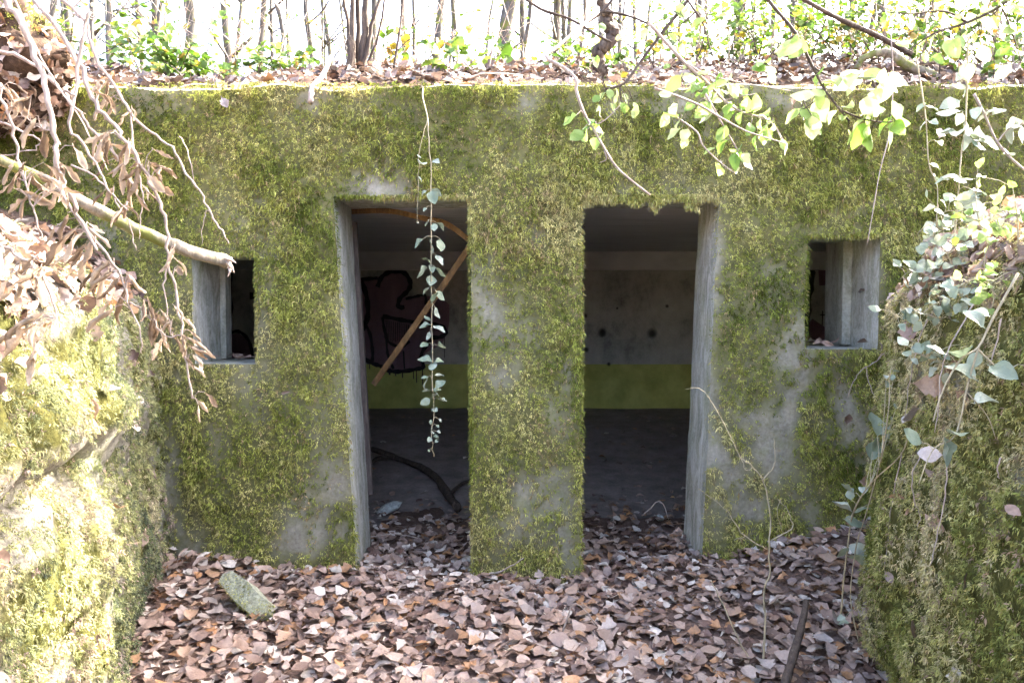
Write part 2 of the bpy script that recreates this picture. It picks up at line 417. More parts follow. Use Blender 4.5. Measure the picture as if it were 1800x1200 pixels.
def moss_col(x, y, z, rng, dark=0.0, gold=0.0):
    n = len(x)
    a = fbm(x * 1.7, z * 1.4, y * 1.4, 31, 4) * 1.7 + fbm(x * 9, z * 7, y * 7, 33, 2) * .9 - .82 + rng.normal(0, .13, n) + gold - dark
    t = np.clip(a, 0, .999) * 3
    i = t.astype(int); f = (t - i)[:, None]
    c = MOSSC[i] * (1 - f) + MOSSC[i + 1] * f
    br = (rng.random(n) < (.05 + .35 * sstep(.55, .72, fbm(x * 3.1, z * 2.3, y * 2.3, 77, 4))))[:, None]
    return np.where(br, MOSSC[4] * rng.uniform(.7, 1.7, (n, 1)), c * rng.uniform(.5, 1.5, (n, 1)))
def moss_blades(P, nrm, cols, L, wid, rng, droop=.5, out=.9, spread=.75):
    n = len(P)
    d = nrm * out + rng.normal(0, spread, (n, 3)); d[:, 2] -= droop * rng.uniform(0, 1, n); d /= np.linalg.norm(d, axis=1, keepdims=True)
    inw = (d * nrm).sum(1); d = d + nrm * np.where(inw < .1, .25 - inw, 0)[:, None]
    L = (L * rng.uniform(.55, 1.45, n))[:, None]
    w = np.cross(d, rng.normal(0, 1, (n, 3))); w /= np.linalg.norm(w, axis=1, keepdims=True) + 1e-9
    w = w * (wid * rng.uniform(.7, 1.3, n))[:, None] if np.ndim(wid) == 0 else w * wid[:, None]
    mid = P + d * L * .5; tip = P + d * L * .95; tip[:, 2] -= L[:, 0] * .28 * droop
    V = np.stack([P, mid - w * .5, mid + w * .5, tip], 1)
    o = (np.arange(n) * 4)[:, None]
    F = np.concatenate([o + np.array([[0, 2, 1]]), o + np.array([[1, 2, 3]])])
    return V.reshape(-1, 3), F, np.repeat(cols, 4, axis=0)
def moss_object(name, parts, root):
    Vs, Fs, Cs, off = [], [], [], 0
    for V, F, C in parts: Vs.append(V); Fs.append(F + off); Cs.append(C); off += len(V)
    me = raw_mesh(name, np.concatenate(Vs), np.concatenate(Fs), np.concatenate(Cs))
    o = link(name, me, M['moss'], root); o['kind'] = 'stuff'; return o

# ------------------------------------------------------------------ ground levels
FT_X = [-2.6, -2.03, -1.5, -1.0, 0, .8, 1.2, 1.93, 2.2, 2.8]
FT_Z = [.20, .16, .10, .07, .02, .06, .13, .30, .42, .5]
def floor_z(x, y):
    x, y = np.asarray(x, float), np.asarray(y, float)
    z = np.interp(x, FT_X, FT_Z) * sstep(3.1, 4.5, y)
    inside = sstep(4.7, 5.6, y)
    z = z * (1 - inside) + inside * .11
    return z + (fbm(x * 1.6, y * 1.6, 0, 5, 3) - .5) * .09 * (1 - inside * .7) - sstep(5.5, 6.6, y + (fbm(x * 5, y * 5, 0, 8, 3) - .5) * 1.2) * .12
def H(x, y):
    x, y = np.asarray(x, float), np.asarray(y, float)
    nz = (fbm(x * .45, y * .45, 0, 51, 4) - .5)
    roof = 2.90 + np.clip(y - 4.72, 0, 1.45) * .375 + nz * (.5 * sstep(4.8, 6.0, y)) + nz * 1.2 * sstep(9, 30, y)
    ax = np.abs(x)
    side = 1.98 + np.clip(ax - 2.5, 0, 5) * .30 + .15 * sstep(3, 9, ax) + nz * .4
    t = sstep(4.62, 4.85, y)
    z = roof * t + side * (1 - t)
    back = sstep(-7.6, -10.5, y)
    return z * (1 - back * (ax < 2.6)) + (2.6 * back * (ax < 2.6))

# ------------------------------------------------------------------ setting: forest floor, trench floor, banks
gx = np.unique(np.round(np.concatenate([np.linspace(-2.5, 2.5, 41), np.linspace(2.5, 8, 40), np.linspace(-8, -2.5, 40), np.geomspace(8, 700, 26), -np.geomspace(8, 700, 26)]), 3))
gy = np.unique(np.round(np.concatenate([np.linspace(-12, 4.68, 60), np.linspace(4.68, 5.0, 9), np.linspace(5.0, 10, 50), np.geomspace(10, 900, 34), -np.geomspace(12, 700, 20)]), 3))
X, Y = np.meshgrid(gx, gy, indexing='ij'); Z = H(X, Y)
Vt = np.stack([X, Y, Z], -1).reshape(-1, 3)
Ft = []
ny = len(gy)
cx = (gx[:-1] + gx[1:]) / 2; cy = (gy[:-1] + gy[1:]) / 2
for i in range(len(gx) - 1):
    for j in range(ny - 1):
        if abs(cx[i]) < 2.5 and -8 < cy[j] < 4.66: continue
        if cy[j] < 4.72 and cy[j] > 4.60: continue
        Ft.append((i * ny + j, (i + 1) * ny + j, (i + 1) * ny + j + 1, i * ny + j + 1))
nn = fbm(Vt[:, 0] * 3, Vt[:, 1] * 3, 0, 61, 3)[:, None]
ground = link('forest_floor', raw_mesh('forest_floor', Vt, np.array(Ft), np.array([[.07, .045, .03]]) * (1 - nn) + np.array([[.22, .15, .11]]) * nn, True), M['soil'])
ground['kind'] = 'structure'

tx, ty = np.linspace(-2.7, 2.9, 90), np.linspace(-9, 6.6, 240)
X, Y = np.meshgrid(tx, ty, indexing='ij'); Z = floor_z(X, Y)
Vt = np.stack([X, Y, Z], -1).reshape(-1, 3); ny = len(ty)
I, J = np.meshgrid(np.arange(len(tx) - 1), np.arange(ny - 1), indexing='ij'); I, J = I.ravel(), J.ravel()
keep = ~((ty[J] > 4.6) & ((tx[I] < -1.05) | (tx[I] > 1.22)))
I, J = I[keep], J[keep]
Ft = np.stack([I * ny + J, (I + 1) * ny + J, (I + 1) * ny + J + 1, I * ny + J + 1], 1)
nn = fbm(Vt[:, 0] * 6, Vt[:, 1] * 6, 0, 62, 3)[:, None]
trench = link('trench_floor', raw_mesh('trench_floor', Vt, Ft, np.array([[.10, .066, .05]]) * (1 - nn) + np.array([[.24, .165, .13]]) * nn, True), M['soil'])
trench['kind'] = 'structure'

def make_bank(name, side, py, pxs, sec, amp, seed, blocky=0.0):
    ys = np.concatenate([np.linspace(4.66, 1.0, 150), np.linspace(.95, -8.6, 50)])
    px = np.interp(ys, py[::-1], pxs[::-1])
    sd = np.array([s[0] for s in sec]); sz = np.array([s[1] for s in sec])
    t = np.concatenate([[0], np.cumsum(np.hypot(np.diff(sd), np.diff(sz)))])
    tt = np.linspace(0, t[-1], 95)
    d, z = np.interp(tt, t, sd), np.interp(tt, t, sz)
    Yg, D = np.meshgrid(ys, d, indexing='ij'); _, Zg = np.meshgrid(ys, z, indexing='ij')
    Xg = side * (px[:, None] + D)
    n1 = fbm(Yg * 1.6, Zg * 1.6, D * 1.6 + 3, seed, 5) - .5
    n2 = vnoise(Yg * 5 + 7, Zg * 5, D * 5, seed + 5) - .5
    if blocky: n1 = n1 * (1 - blocky) + blocky * (np.floor(vnoise(Yg * 2.6, Zg * 3.2, D * 2, seed + 8) * 4) / 4 - .4)
    face = 1 - sstep(.15, .6, D)
    if side < 0: n1 = n1 * (1 - .55 * sstep(3.1, 3.4, Yg))
    if side < 0:
        lz = Zg - .86 - .10 * np.sin(Yg * 2.2 + .6) - .25 * (fbm(Yg * 1.5, 0, 0, 14, 3) - .5)
        Xg = Xg - .13 * np.exp(-(lz / .085) ** 2) * face * sstep(3.6, 3.2, Yg) + .07 * np.exp(-((lz - .2) / .12) ** 2) * face
        Xg = Xg - .12 * np.exp(-((lz + .55) / .07) ** 2) * face * sstep(3.6, 3.2, Yg) * vnoise(Yg * 2, 4, 0, 16)
        Xg = Xg - .14 * np.exp(-((Yg - 2.55 - .1 * np.sin(Zg * 4)) / .05) ** 2) * face * sstep(.9, 1.1, Zg)
    Xg = Xg - side * (n1 * amp * 2 + n2 * amp * .5) * (.35 + .65 * face)
    Zg = Zg + (n1 * amp * 2.2 + n2 * amp * .6) * (1 - face * .6)
    Yg2 = np.minimum(Yg + (n2 * amp * .6), 4.66)
    V = np.stack([Xg, Yg2, Zg], -1).reshape(-1, 3); m = len(tt)
    I, J = np.meshgrid(np.arange(len(ys) - 1), np.arange(m - 1), indexing='ij'); I, J = I.ravel(), J.ravel()
    F = np.stack([I * m + J, I * m + J + 1, (I + 1) * m + J + 1, (I + 1) * m + J], 1)
    if side > 0: F = F[:, ::-1]
    return V, F
SEC_L = [(-.02, -.4), (0, .1), (.03, .6), (.06, 1.1), (.08, 1.45), (.12, 1.66), (.2, 1.77), (.45, 1.90), (.8, 2.06), (1.3, 2.15), (2.0, 2.2), (2.6, 2.2)]
SEC_R = [(-.04, -.4), (-.02, .1), (.0, .6), (.03, 1.1), (.06, 1.5), (.10, 1.68), (.2, 1.82), (.45, 1.95), (.8, 2.05), (1.3, 2.12), (2.0, 2.2), (2.6, 2.2)]
VL, FL = make_bank('left_bank', -1, [4.7, 4.2, 3.75, 3.35, 3.15, 2.6, 1.6, 0, -9], [2.07, 1.97, 1.83, 1.675, 1.635, 1.56, 1.47, 1.45, 1.5], SEC_L, .15, 11, .45)
VR, FR = make_bank('right_bank', 1, [4.7, 4.2, 3.8, 3.45, 3.2, 2.6, 1.6, 0, -9], [2.24, 2.05, 1.82, 1.62, 1.55, 1.47, 1.40, 1.40, 1.5], SEC_R, .11, 23, .2)
def bank_cols(V, green, seed):
    a = fbm(V[:, 0] * 3, V[:, 1] * 3, V[:, 2] * 3, seed, 4)[:, None]; b = fbm(V[:, 0] * 9, V[:, 1] * 9, V[:, 2] * 9, seed + 3, 3)[:, None]
    st = np.array([[.16, .15, .12]]) * (1 - b) + np.array([[.40, .38, .33]]) * b
    gr = np.array([[.06, .07, .02]]) * (1 - b) + np.array([[.15, .14, .04]]) * b
    so = np.array([[.09, .06, .042]]) * (1 - b) + np.array([[.2, .14, .1]]) * b
    t = sstep(.5 - green, .6 - green, a); c = st * (1 - t) + gr * t
    u = sstep(1.72, 1.9, V[:, 2])[:, None]; return c * (1 - u) + so * u
left_bank = link('left_bank', raw_mesh('left_bank', VL, FL, bank_cols(VL, .06, 5), True), M['stone']); left_bank['kind'] = 'structure'
right_bank = link('right_bank', raw_mesh('right_bank', VR, FR, bank_cols(VR, .25, 6), True), M['stone']); right_bank['kind'] = 'structure'

def sample(V, F, dens, seed, fil=None):
    rng = np.random.default_rng(seed)
    T = np.concatenate([F[:, [0, 1, 2]], F[:, [0, 2, 3]]]) if F.shape[1] == 4 else F
    a, b, c = V[T[:, 0]], V[T[:, 1]], V[T[:, 2]]
    cen = (a + b + c) / 3
    n = np.cross(b - a, c - a); ar = np.linalg.norm(n, axis=1) / 2
    w = ar.copy()
    if fil is not None: w *= fil(cen)
    k = int(w.sum() * dens)
    if k < 1: return np.zeros((0, 3)), np.zeros((0, 3))
    i = rng.choice(len(T), k, p=w / w.sum()); r1, r2 = np.sqrt(rng.random(k)), rng.random(k)
    P = a[i] * (1 - r1)[:, None] + b[i] * (r1 * (1 - r2))[:, None] + c[i] * (r1 * r2)[:, None]
    return P, n[i] / (ar[i] * 2)[:, None]
def bank_moss(V, F, root, seed, fil, dens, dark, gold, side):
    rng = np.random.default_rng(seed)
    P, n = sample(V, F, dens, seed, fil)
    flip = np.where((n[:, 0] * side > 0) & (np.abs(n[:, 0]) > .4) | (n[:, 2] < -.3), -1, 1)[:, None]; n = n * flip
    k = 8
    P = np.repeat(P, k, axis=0); nr = np.repeat(n, k, axis=0)
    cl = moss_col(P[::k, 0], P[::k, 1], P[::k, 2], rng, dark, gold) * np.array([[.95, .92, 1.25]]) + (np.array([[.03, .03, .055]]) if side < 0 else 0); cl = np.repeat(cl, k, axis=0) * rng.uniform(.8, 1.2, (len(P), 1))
    P = P + nr * (.05 * sstep(.3, .7, fbm(P[:, 0] * 11, P[:, 1] * 11, P[:, 2] * 11, seed + 1, 3)))[:, None] + rng.normal(0, .004, P.shape)
    moss_object('moss', [moss_blades(P, nr, cl, .0155, .0040, rng, .9, .5, .85)], root)
def fl(c):
    m = sstep(.40, .56, fbm(c[:, 0] * 3.2, c[:, 1] * 3.2, c[:, 2] * 2.2, 91, 4)) * .6 + .5
    return m * (c[:, 1] > 1.9) * (1 - sstep(1.42, 1.75, c[:, 2] + .25 * sstep(3.0, 2.2, c[:, 1])) * .85) * (c[:, 2] > -.1) * (c[:, 0] > -2.9)
def fr(c):
    m = sstep(.25, .42, fbm(c[:, 0] * 2.6, c[:, 1] * 2.6, c[:, 2] * 2.6, 95, 4)) * .85 + .15
    return m * (c[:, 1] > 1.9) * (1 - sstep(1.85, 2.05, c[:, 2]) * .8) * (c[:, 2] > -.1) * (c[:, 0] < 2.9)
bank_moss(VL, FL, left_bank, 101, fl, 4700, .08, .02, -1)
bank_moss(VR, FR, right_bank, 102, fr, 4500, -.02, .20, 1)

# ------------------------------------------------------------------ the bunker
bunker = thing('bunker', 'moss-covered concrete bunker front with two doorways and two small window openings', 'bunker', loc=(0, FY, 0))
def bpart(name, me, mat, parent=None):
    o = link(name, me, mat, parent or bunker)
    if parent is None: o.matrix_parent_inverse = Matrix.Translation(bunker.location).inverted()
    return o
def subdiv(bps, step):
    out = [bps[0]]
    for a, b in zip(bps[:-1], bps[1:]):
        n = max(1, int(round((b - a) / step))); out += [a + (b - a) * (k + 1) / n for k in range(n)]
    return np.array(out)
UB = [XL, WL[0], WL[1], D1t[0], D1t[1], D2t[0], D2t[1], WR[0], WR[1], XR]
us = subdiv(UB, .045); zs = subdiv([-.4, WL[2], WR[2], WL[3], WR[3], LINT, ROOF], .045)
def shear(u, z):
    k = np.clip((LINT - z) / LINT, 0, 1)
    dx = np.interp(u, [WL[1], D1t[0], D1t[1], D2t[0], D2t[1], WR[0]], [0, D1b[0] - D1t[0], D1b[1] - D1t[1], D2b[0] - D2t[0], D2b[1] - D2t[1], 0])
    return u + dx * k
def in_open(u, z):
    return ((D1t[0] < u < D1t[1] or D2t[0] < u < D2t[1]) and z < LINT) or (WL[0] < u < WL[1] and WL[2] < z < WL[3]) or (WR[0] < u < WR[1] and WR[2] < z < WR[3])
V, F, vid = [], [], {}
def front_vert(i, j, back):
    key = (i, j, back)
    if key not in vid:
        u, z = us[i], zs[j]; x = float(shear(u, z))
        n = float(fbm(x * 3, z * 3, back, 41, 4)) - .5; n2 = float(vnoise(x * 14, z * 14, back, 43)) - .5
        e = float(vnoise(x * 7, z * 7, 3 + back, 44)) - .5
        zz = z + (.006 * e if z < ROOF - .01 else .09 * n + .015 * n2)
        vid[key] = len(V); V.append((x + .005 * n2 + .004 * e, FY + (TH if back else 0) + (n * .05 + n2 * .012) * (0 if back else 1), zz))
    return vid[key]
nu, nz = len(us), len(zs)
cell = [[not in_open((us[i] + us[i + 1]) / 2, (zs[j] + zs[j + 1]) / 2) for j in range(nz - 1)] for i in range(nu - 1)]
REV = {}      # reveals, one per opening
def quad_reveal(a, b):
    pa, pb = V[a], V[b]; k = 6
    RV, RF = REV.setdefault(int(np.searchsorted([-1.3, 0, 1.4], (pa[0] + pb[0]) / 2)), ([], [])); o = len(RV)
    for s in range(k + 1):
        for p in (pa, pb):
            dpt = s / k
            jx = (float(vnoise(p[2] * 9, dpt * 5, p[0] * 9, 48)) - .5) * .005 * (1 if 0 < s < k else 0)
            RV.append((p[0] + jx, p[1] * (1 - dpt) + (FY + TH) * dpt + (.0 if s else .002), p[2] + jx))
    for s in range(k): RF.append((o + s * 2, o + s * 2 + 1, o + s * 2 + 3, o + s * 2 + 2))
for i in range(nu - 1):
    for j in range(nz - 1):
        if cell[i][j]:
            F.append((front_vert(i, j, 0), front_vert(i + 1, j, 0), front_vert(i + 1, j + 1, 0), front_vert(i, j + 1, 0)))
for i in range(nu - 1):
    for j in range(nz - 1):
        if not cell[i][j]:
            if cell[i - 1][j]: quad_reveal(vid[(i, j, 0)], vid[(i, j + 1, 0)])
            if i + 1 < nu - 1 and cell[i + 1][j]: quad_reveal(vid[(i + 1, j, 0)], vid[(i + 1, j + 1, 0)])
            if j + 1 < nz - 1 and cell[i][j + 1]: quad_reveal(vid[(i, j + 1, 0)], vid[(i + 1, j + 1, 0)])
            if j > 0 and cell[i][j - 1]: quad_reveal(vid[(i, j, 0)], vid[(i + 1, j, 0)])
Vf = np.array(V); mm = moss_mask(Vf[:, 0], Vf[:, 2])[:, None]
bpart('front_wall', raw_mesh('front_wall', Vf, np.array(F), np.repeat(mm, 3, axis=1), True), M['concrete'])
for k_, (RV, RF) in sorted(REV.items()):
    nm = 'window_reveal' if k_ in (0, 3) else 'door_reveal'; bpart(nm, raw_mesh(nm, np.array(RV), np.array(RF), smooth=True), M['reveal'])
inner = MB()
for i in range(len(UB) - 1):          # inside face of the front wall, plain boxes around the openings
    a, b = UB[i], UB[i + 1]; c = (a + b) / 2
    holes = [(h0, h1) for (h0, h1) in [(-.4, LINT), (WL[2], WL[3]), (WR[2], WR[3])] if in_open(c, (h0 + h1) / 2)]
    if in_open(c, 1.0): holes = [(-.4, LINT)]
    zc = -.4
    for h0, h1 in holes:
        if h0 > zc: inner.box(a, b, FY + TH - .06, FY + TH + .01, zc, h0)
        zc = h1
    inner.box(a, b, FY + TH - .06, FY + TH + .01, zc, ROOF - .08)
bpart('inner_face', inner.mesh('inner_face'), M['reveal'])
top = MB()
cxs = np.linspace(XL, XR, 180); rv = []
for k, x in enumerate(cxs):
    n = float(fbm(x * 3, ROOF * 3, 0, 41, 4)) - .5
    for yy, zz in ((FY + .012, ROOF - .004), (FY + .05, ROOF + .018), (FY + .16, ROOF + .035), (FY + .42, ROOF + .10)):
        rv.append((x, yy + n * .05, zz + .09 * n + .015 * (float(vnoise(x * 9, yy * 9, 0, 49)) - .5)))
rf = [(a * 4 + q, (a + 1) * 4 + q, (a + 1) * 4 + q + 1, a * 4 + q + 1) for a in range(len(cxs) - 1) for q in range(3)]
bpart('roof_edge', raw_mesh('roof_edge', np.array(rv), rf, smooth=True), M['roofcon'])
mb = MB(); mb.box(XL, XR, FY + .1, BY + .3, ROOF - .5, ROOF - .07); bpart('roof_slab', mb.mesh('roof_slab'), M['roofcon'])
mb = MB(); mb.box(IL, IR, FY + TH - .05, BY + .2, 2.31, 2.36); bpart('ceiling', mb.mesh('ceiling'), M['boards'])
mb = MB(); mb.box(IL, IR, BY - .14, BY + .1, 2.10, 2.33); bpart('ceiling_beam', mb.mesh('ceiling_beam'), M['boards'])
mb = MB(); mb.box(XL, XR, BY, BY + .2, -.3, 2.3); back = bpart('back_wall', mb.mesh('back_wall'), M['plaster'])
mb = MB(); mb.box(IL - .2, IL, FY + TH - .05, BY + .2, -.3, 2.36); bpart('side_wall', mb.mesh('side_wall'), M['plaster'])
mb = MB(); mb.box(IR, IR + .2, FY + TH - .05, BY + .2, -.3, 2.36); bpart('side_wall', mb.mesh('side_wall'), M['plaster'])
fx, fy = np.linspace(XL, XR, 60), np.linspace(5.45, BY, 50)
Xf, Yf = np.meshgrid(fx, fy, indexing='ij'); Zf = FLOOR_IN + np.clip(Yf - 6, 0, 9) * .112 + (fbm(Xf * 2, Yf * 2, 0, 71, 4) - .5) * .06
I, J = np.meshgrid(np.arange(59), np.arange(49), indexing='ij'); I, J = I.ravel(), J.ravel()
bpart('floor', raw_mesh('floor', np.stack([Xf, Yf, Zf], -1).reshape(-1, 3), np.stack([I * 50 + J, (I + 1) * 50 + J, (I + 1) * 50 + J + 1, I * 50 + J + 1], 1), smooth=True), M['floor_in'])
# raised lips where the window shutters once closed
mb = MB(); mb.box(WL[0] - .02, WL[0] + .035, FY + TH - .07, FY + TH + .03, WL[2] + .01, WL[3]); bpart('window_lip', mb.mesh('window_lip'), M['reveal'])
mb = MB(); mb.box(WR[1] - .055, WR[1] + .02, FY + TH - .12, FY + TH - .06, WR[2] + .01, WR[3]); bpart('window_lip', mb.mesh('window_lip'), M['reveal'])
mb = MB(); mb.box(WR[1] - .03, WR[1] + .06, FY + TH - .055, FY + TH + .22, WR[2] - .1, WR[3] + .05); bpart('window_post', mb.mesh('window_post'), M['reveal'])
mb = MB(); mb.tube([(WR[1] + .01, FY + .2, WR[2] + .35), (WR[1] - .02, FY + .2, WR[2] + .352), (WR[1] - .03, FY + .2, WR[2] + .335)], .008, 6); bpart('iron_stub', mb.mesh('iron_stub'), M['rustdark'])
# iron frame angle left standing in the left doorway
mb = MB()
for k in range(12):
    z0, z1 = .42 + k * .147, .42 + (k + 1) * .147
    xa = float(shear(D1t[0], z0)); xb = float(shear(D1t[0], z1)); w = .03
    o = [(xa - .01, FY + TH - .01, z0), (xa + w, FY + TH - .01, z0), (xa + w, FY + TH + .035, z0), (xa - .01, FY + TH + .035, z0), (xb - .01, FY + TH - .01, z1), (xb + w, FY + TH - .01, z1), (xb + w, FY + TH + .035, z1), (xb - .01, FY + TH + .035, z1)]
    mb.add(o, [(0, 1, 5, 4), (1, 2, 6, 5), (2, 3, 7, 6), (3, 0, 4, 7)])
bpart('door_frame', mb.mesh('door_frame'), M['rustdark'])

# paint on the back wall
def zw(zx, zy, s=2.857, ox=580, oy=340): return (ox + zx / s, oy + zy / s)
def on_wall(q, off=.004): p = W(q[0], q[1], BY); return Vector((p.x, BY - off, p.z))
fill = [(150, 430), (240, 420), (300, 385), (380, 400), (410, 440), (400, 480), (360, 520), (450, 510), (560, 520), (600, 560), (600, 640), (590, 700), (560, 760), (480, 800), (470, 880), (370, 890), (300, 890), (210, 850), (155, 820), (100, 800), (90, 450)]
def paint(pts, nm='graffiti_fill', mt='pink', off=.004):
    mb = MB(); mb.add([on_wall(q, off) for q in pts], [tuple(range(len(pts)))]); bpart(nm, mb.mesh(nm), M[mt], back)
paint([zw(*q) for q in fill])
paint([(1405, 585), (1428, 560), (1450, 575), (1462, 600), (1405, 602)])
paint([(1438, 470), (1462, 455), (1462, 500), (1440, 502)])
paint([(400, 600), (405, 588), (420, 585), (438, 600), (444, 625), (400, 630)])
def stroke(pts, w, k=[0], conv=zw):
    k[0] += 1; q = [on_wall(conv(*p), .006 + .0004 * k[0]) for p in pts]
    if len(q) > 2: q = smooth_path(q, 4)
    w = w / 2.857 * BY / FPX / 2; V, F = [], []
    for i, p in enumerate(q):
        t = (q[min(i + 1, len(q) - 1)] - q[max(i - 1, 0)]).normalized(); n = Vector((-t.z, 0, t.x)) * w * (1 + .25 * math.sin(i * 2.1 + k[0]))
        V += [p - n, p + n]
    mb = MB(); mb.add(V, [(2 * i, 2 * i + 1, 2 * i + 3, 2 * i + 2) for i in range(len(q) - 1)]); bpart('graffiti_stroke', mb.mesh('graffiti_stroke'), M['black'], back)
stroke([(240, 470), (260, 420), (310, 392), (375, 400), (405, 450), (390, 490), (350, 530), (345, 570), (375, 570)], 22)
stroke([(100, 435), (150, 432), (240, 425)], 18); stroke([(160, 440), (185, 520), (190, 620), (155, 690), (100, 700)], 24)
stroke([(120, 460), (140, 540), (150, 640)], 30); stroke([(165, 640), (200, 700), (215, 800), (210, 850)], 16)
stroke([(265, 615), (360, 635), (480, 655), (560, 665), (583, 700), (550, 722), (500, 720)], 20); stroke([(265, 620), (275, 690), (295, 745), (360, 770), (400, 740)], 14)
for k in range(13): stroke([(282 + k * 9.5, 635 + k * 2), (286 + k * 9, 742 + (3 if k % 2 else -3))], 3.5)
stroke([(150, 815), (210, 850), (260, 868), (300, 890), (360, 893), (440, 880), (470, 868), (462, 800), (520, 720)], 20)
stroke([(370, 790), (375, 880)], 9); stroke([(380, 530), (430, 518), (478, 512), (482, 560)], 14); stroke([(285, 700), (290, 800), (320, 880)], 12)
for x, a, b, w in ((420, 880, 930, 4), (435, 880, 950, 4), (465, 870, 960, 5), (575, 700, 825, 4), (330, 885, 915, 6), (300, 880, 910, 8), (200, 840, 880, 4), (365, 890, 925, 5)): stroke([(x, a), (x + 1, b)], w)
idt = lambda x, y: (x, y)
stroke([(1421, 455), (1424, 490), (1418, 530), (1414, 590)], 40, conv=idt); stroke([(1424, 462), (1440, 462), (1462, 450)], 14, conv=idt)
stroke([(1445, 546), (1444, 572)], 5, conv=idt); stroke([(1440, 553), (1450, 554)], 5, conv=idt)
stroke([(402, 470), (404, 540), (402, 590)], 34, conv=idt); stroke([(402, 588), (420, 582), (438, 598), (446, 628)], 16, conv=idt); stroke([(440, 520), (452, 520)], 30, conv=idt)
rs = random.Random(4)
for (px, py, r) in ((1060, 585, 13), (1145, 585, 15), (1028, 555, 8), (1030, 615, 9), (1085, 542, 4), (1172, 538, 6), (1070, 640, 6)):
    paint([(px + r * math.cos(a) * rs.uniform(.85, 1.1), py + r * math.sin(a) * rs.uniform(.85, 1.1)) for a in [2 * pi * t / 16 for t in range(16)]], 'soot_stain', 'soot', .005)

# moss on the front
rng = np.random.default_rng(55)
n0 = 102000
x = rng.uniform(-3.4, 3.9, n0); z = rng.uniform(.0, ROOF + .02, n0)
def x_open(x, z):
    k = np.clip((LINT - z) / LINT, 0, 1)
    def dr(t, b): return (x > t[0] * (1 - k) + b[0] * k) & (x < t[1] * (1 - k) + b[1] * k) & (z < LINT)
    w = lambda q: (x > q[0]) & (x < q[1]) & (z > q[2]) & (z < q[3])
    return dr(D1t, D1b) | dr(D2t, D2b) | w(WL) | w(WR)
mk = moss_mask(x, z)
keep = (~x_open(x, z)) & (rng.random(n0) < np.clip(mk, .05, 1) ** 1.3)
x, z, mk = x[keep], z[keep], mk[keep]
k = 7
xx = np.repeat(x, k); zz = np.repeat(z, k); mr = np.repeat(mk, k); n = len(xx)
edge = np.repeat((.034 * sstep(.25, .7, fbm(x * 13, z * 10, 0, 12, 3)) + rng.uniform(0, .012, len(x))) * mk, k)
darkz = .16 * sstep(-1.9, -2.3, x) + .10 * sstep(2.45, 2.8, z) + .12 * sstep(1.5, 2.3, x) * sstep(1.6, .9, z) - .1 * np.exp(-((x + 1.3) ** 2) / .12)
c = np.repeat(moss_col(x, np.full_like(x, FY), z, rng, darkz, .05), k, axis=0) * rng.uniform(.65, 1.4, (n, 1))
nrm = np.tile([[0, -1.0, 0]], (n, 1))
P = np.stack([xx + rng.normal(0, .005, n), FY - edge - (fbm(xx * 3, zz * 3, 0, 41, 4) - .5) * -.05 + .004, zz + rng.normal(0, .005, n)], 1)
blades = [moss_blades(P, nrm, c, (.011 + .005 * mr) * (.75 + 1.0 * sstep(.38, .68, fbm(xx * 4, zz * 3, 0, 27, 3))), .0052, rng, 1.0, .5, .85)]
# hanging fringe under the lintel edges and along the pillar edges
fr_ = []
for (xa, xb, zt, num, lo, hi) in ((.41, 1.19, LINT, 900, .02, .07), (-1.0, -.25, LINT, 420, .008, .03), (1.72, 2.13, WR[3], 160, .01, .04), (-1.85, -1.5, WL[3], 60, .01, .02), (.80, .84, LINT, 90, .06, .13), (1.0, 1.08, LINT, 160, .06, .14)):
    fx_ = rng.uniform(xa, xb, num); ln = lo + (hi - lo) * vnoise(fx_ * 14, 0, 0, 8) * rng.uniform(.4, 1, num)
    for s in np.linspace(0, 1, 5):
        fr_.append(np.stack([fx_ + rng.normal(0, .004, num), FY - .012 + rng.normal(0, .01, num), zt + .01 - ln * s], 1))
Pf = np.concatenate(fr_); cf = moss_col(Pf[:, 0], Pf[:, 1], Pf[:, 2], rng, -.1, .1)
blades.append(moss_blades(Pf, np.tile([[0, -.5, -.6]], (len(Pf), 1)), cf, .02, .0045, rng, 1.4))
# fringe on vertical door edges
fe = []
for (t, b, sgn, num) in ((D1t[1], D1b[1], -1, 1500), (D2t[0], D2b[0], 1, 700), (D1t[0], D1b[0], 1, 500), (D2t[1], D2b[1], -1, 120), (WL[1], WL[1], -1, 500), (WR[0], WR[0], 1, 500)):
    zt = {WL[1]: WL[3], WR[0]: WR[3]}.get(t, LINT); zb = {WL[1]: WL[2], WR[0]: WR[2]}.get(t, .05)
    ze = rng.uniform(zb, zt, num); kk = np.clip((LINT - ze) / LINT, 0, 1); xe = t * (1 - kk) + b * kk
    ok = rng.random(num) < moss_mask(xe - sgn * .03, ze); ze, xe = ze[ok], xe[ok]
    fe.append((np.stack([xe, FY + rng.uniform(-.01, .03, len(xe)), ze], 1), np.tile([[sgn * .8, -.6, 0]], (len(xe), 1))))
Pe = np.concatenate([a for a, _ in fe]); ne = np.concatenate([b for _, b in fe])
Pe, ne = np.repeat(Pe, 3, 0) + rng.normal(0, .006, (len(Pe) * 3, 3)), np.repeat(ne, 3, 0)
blades.append(moss_blades(Pe, ne, moss_col(Pe[:, 0], Pe[:, 1], Pe[:, 2], rng, 0, .06), .022, .0045, rng, .8))
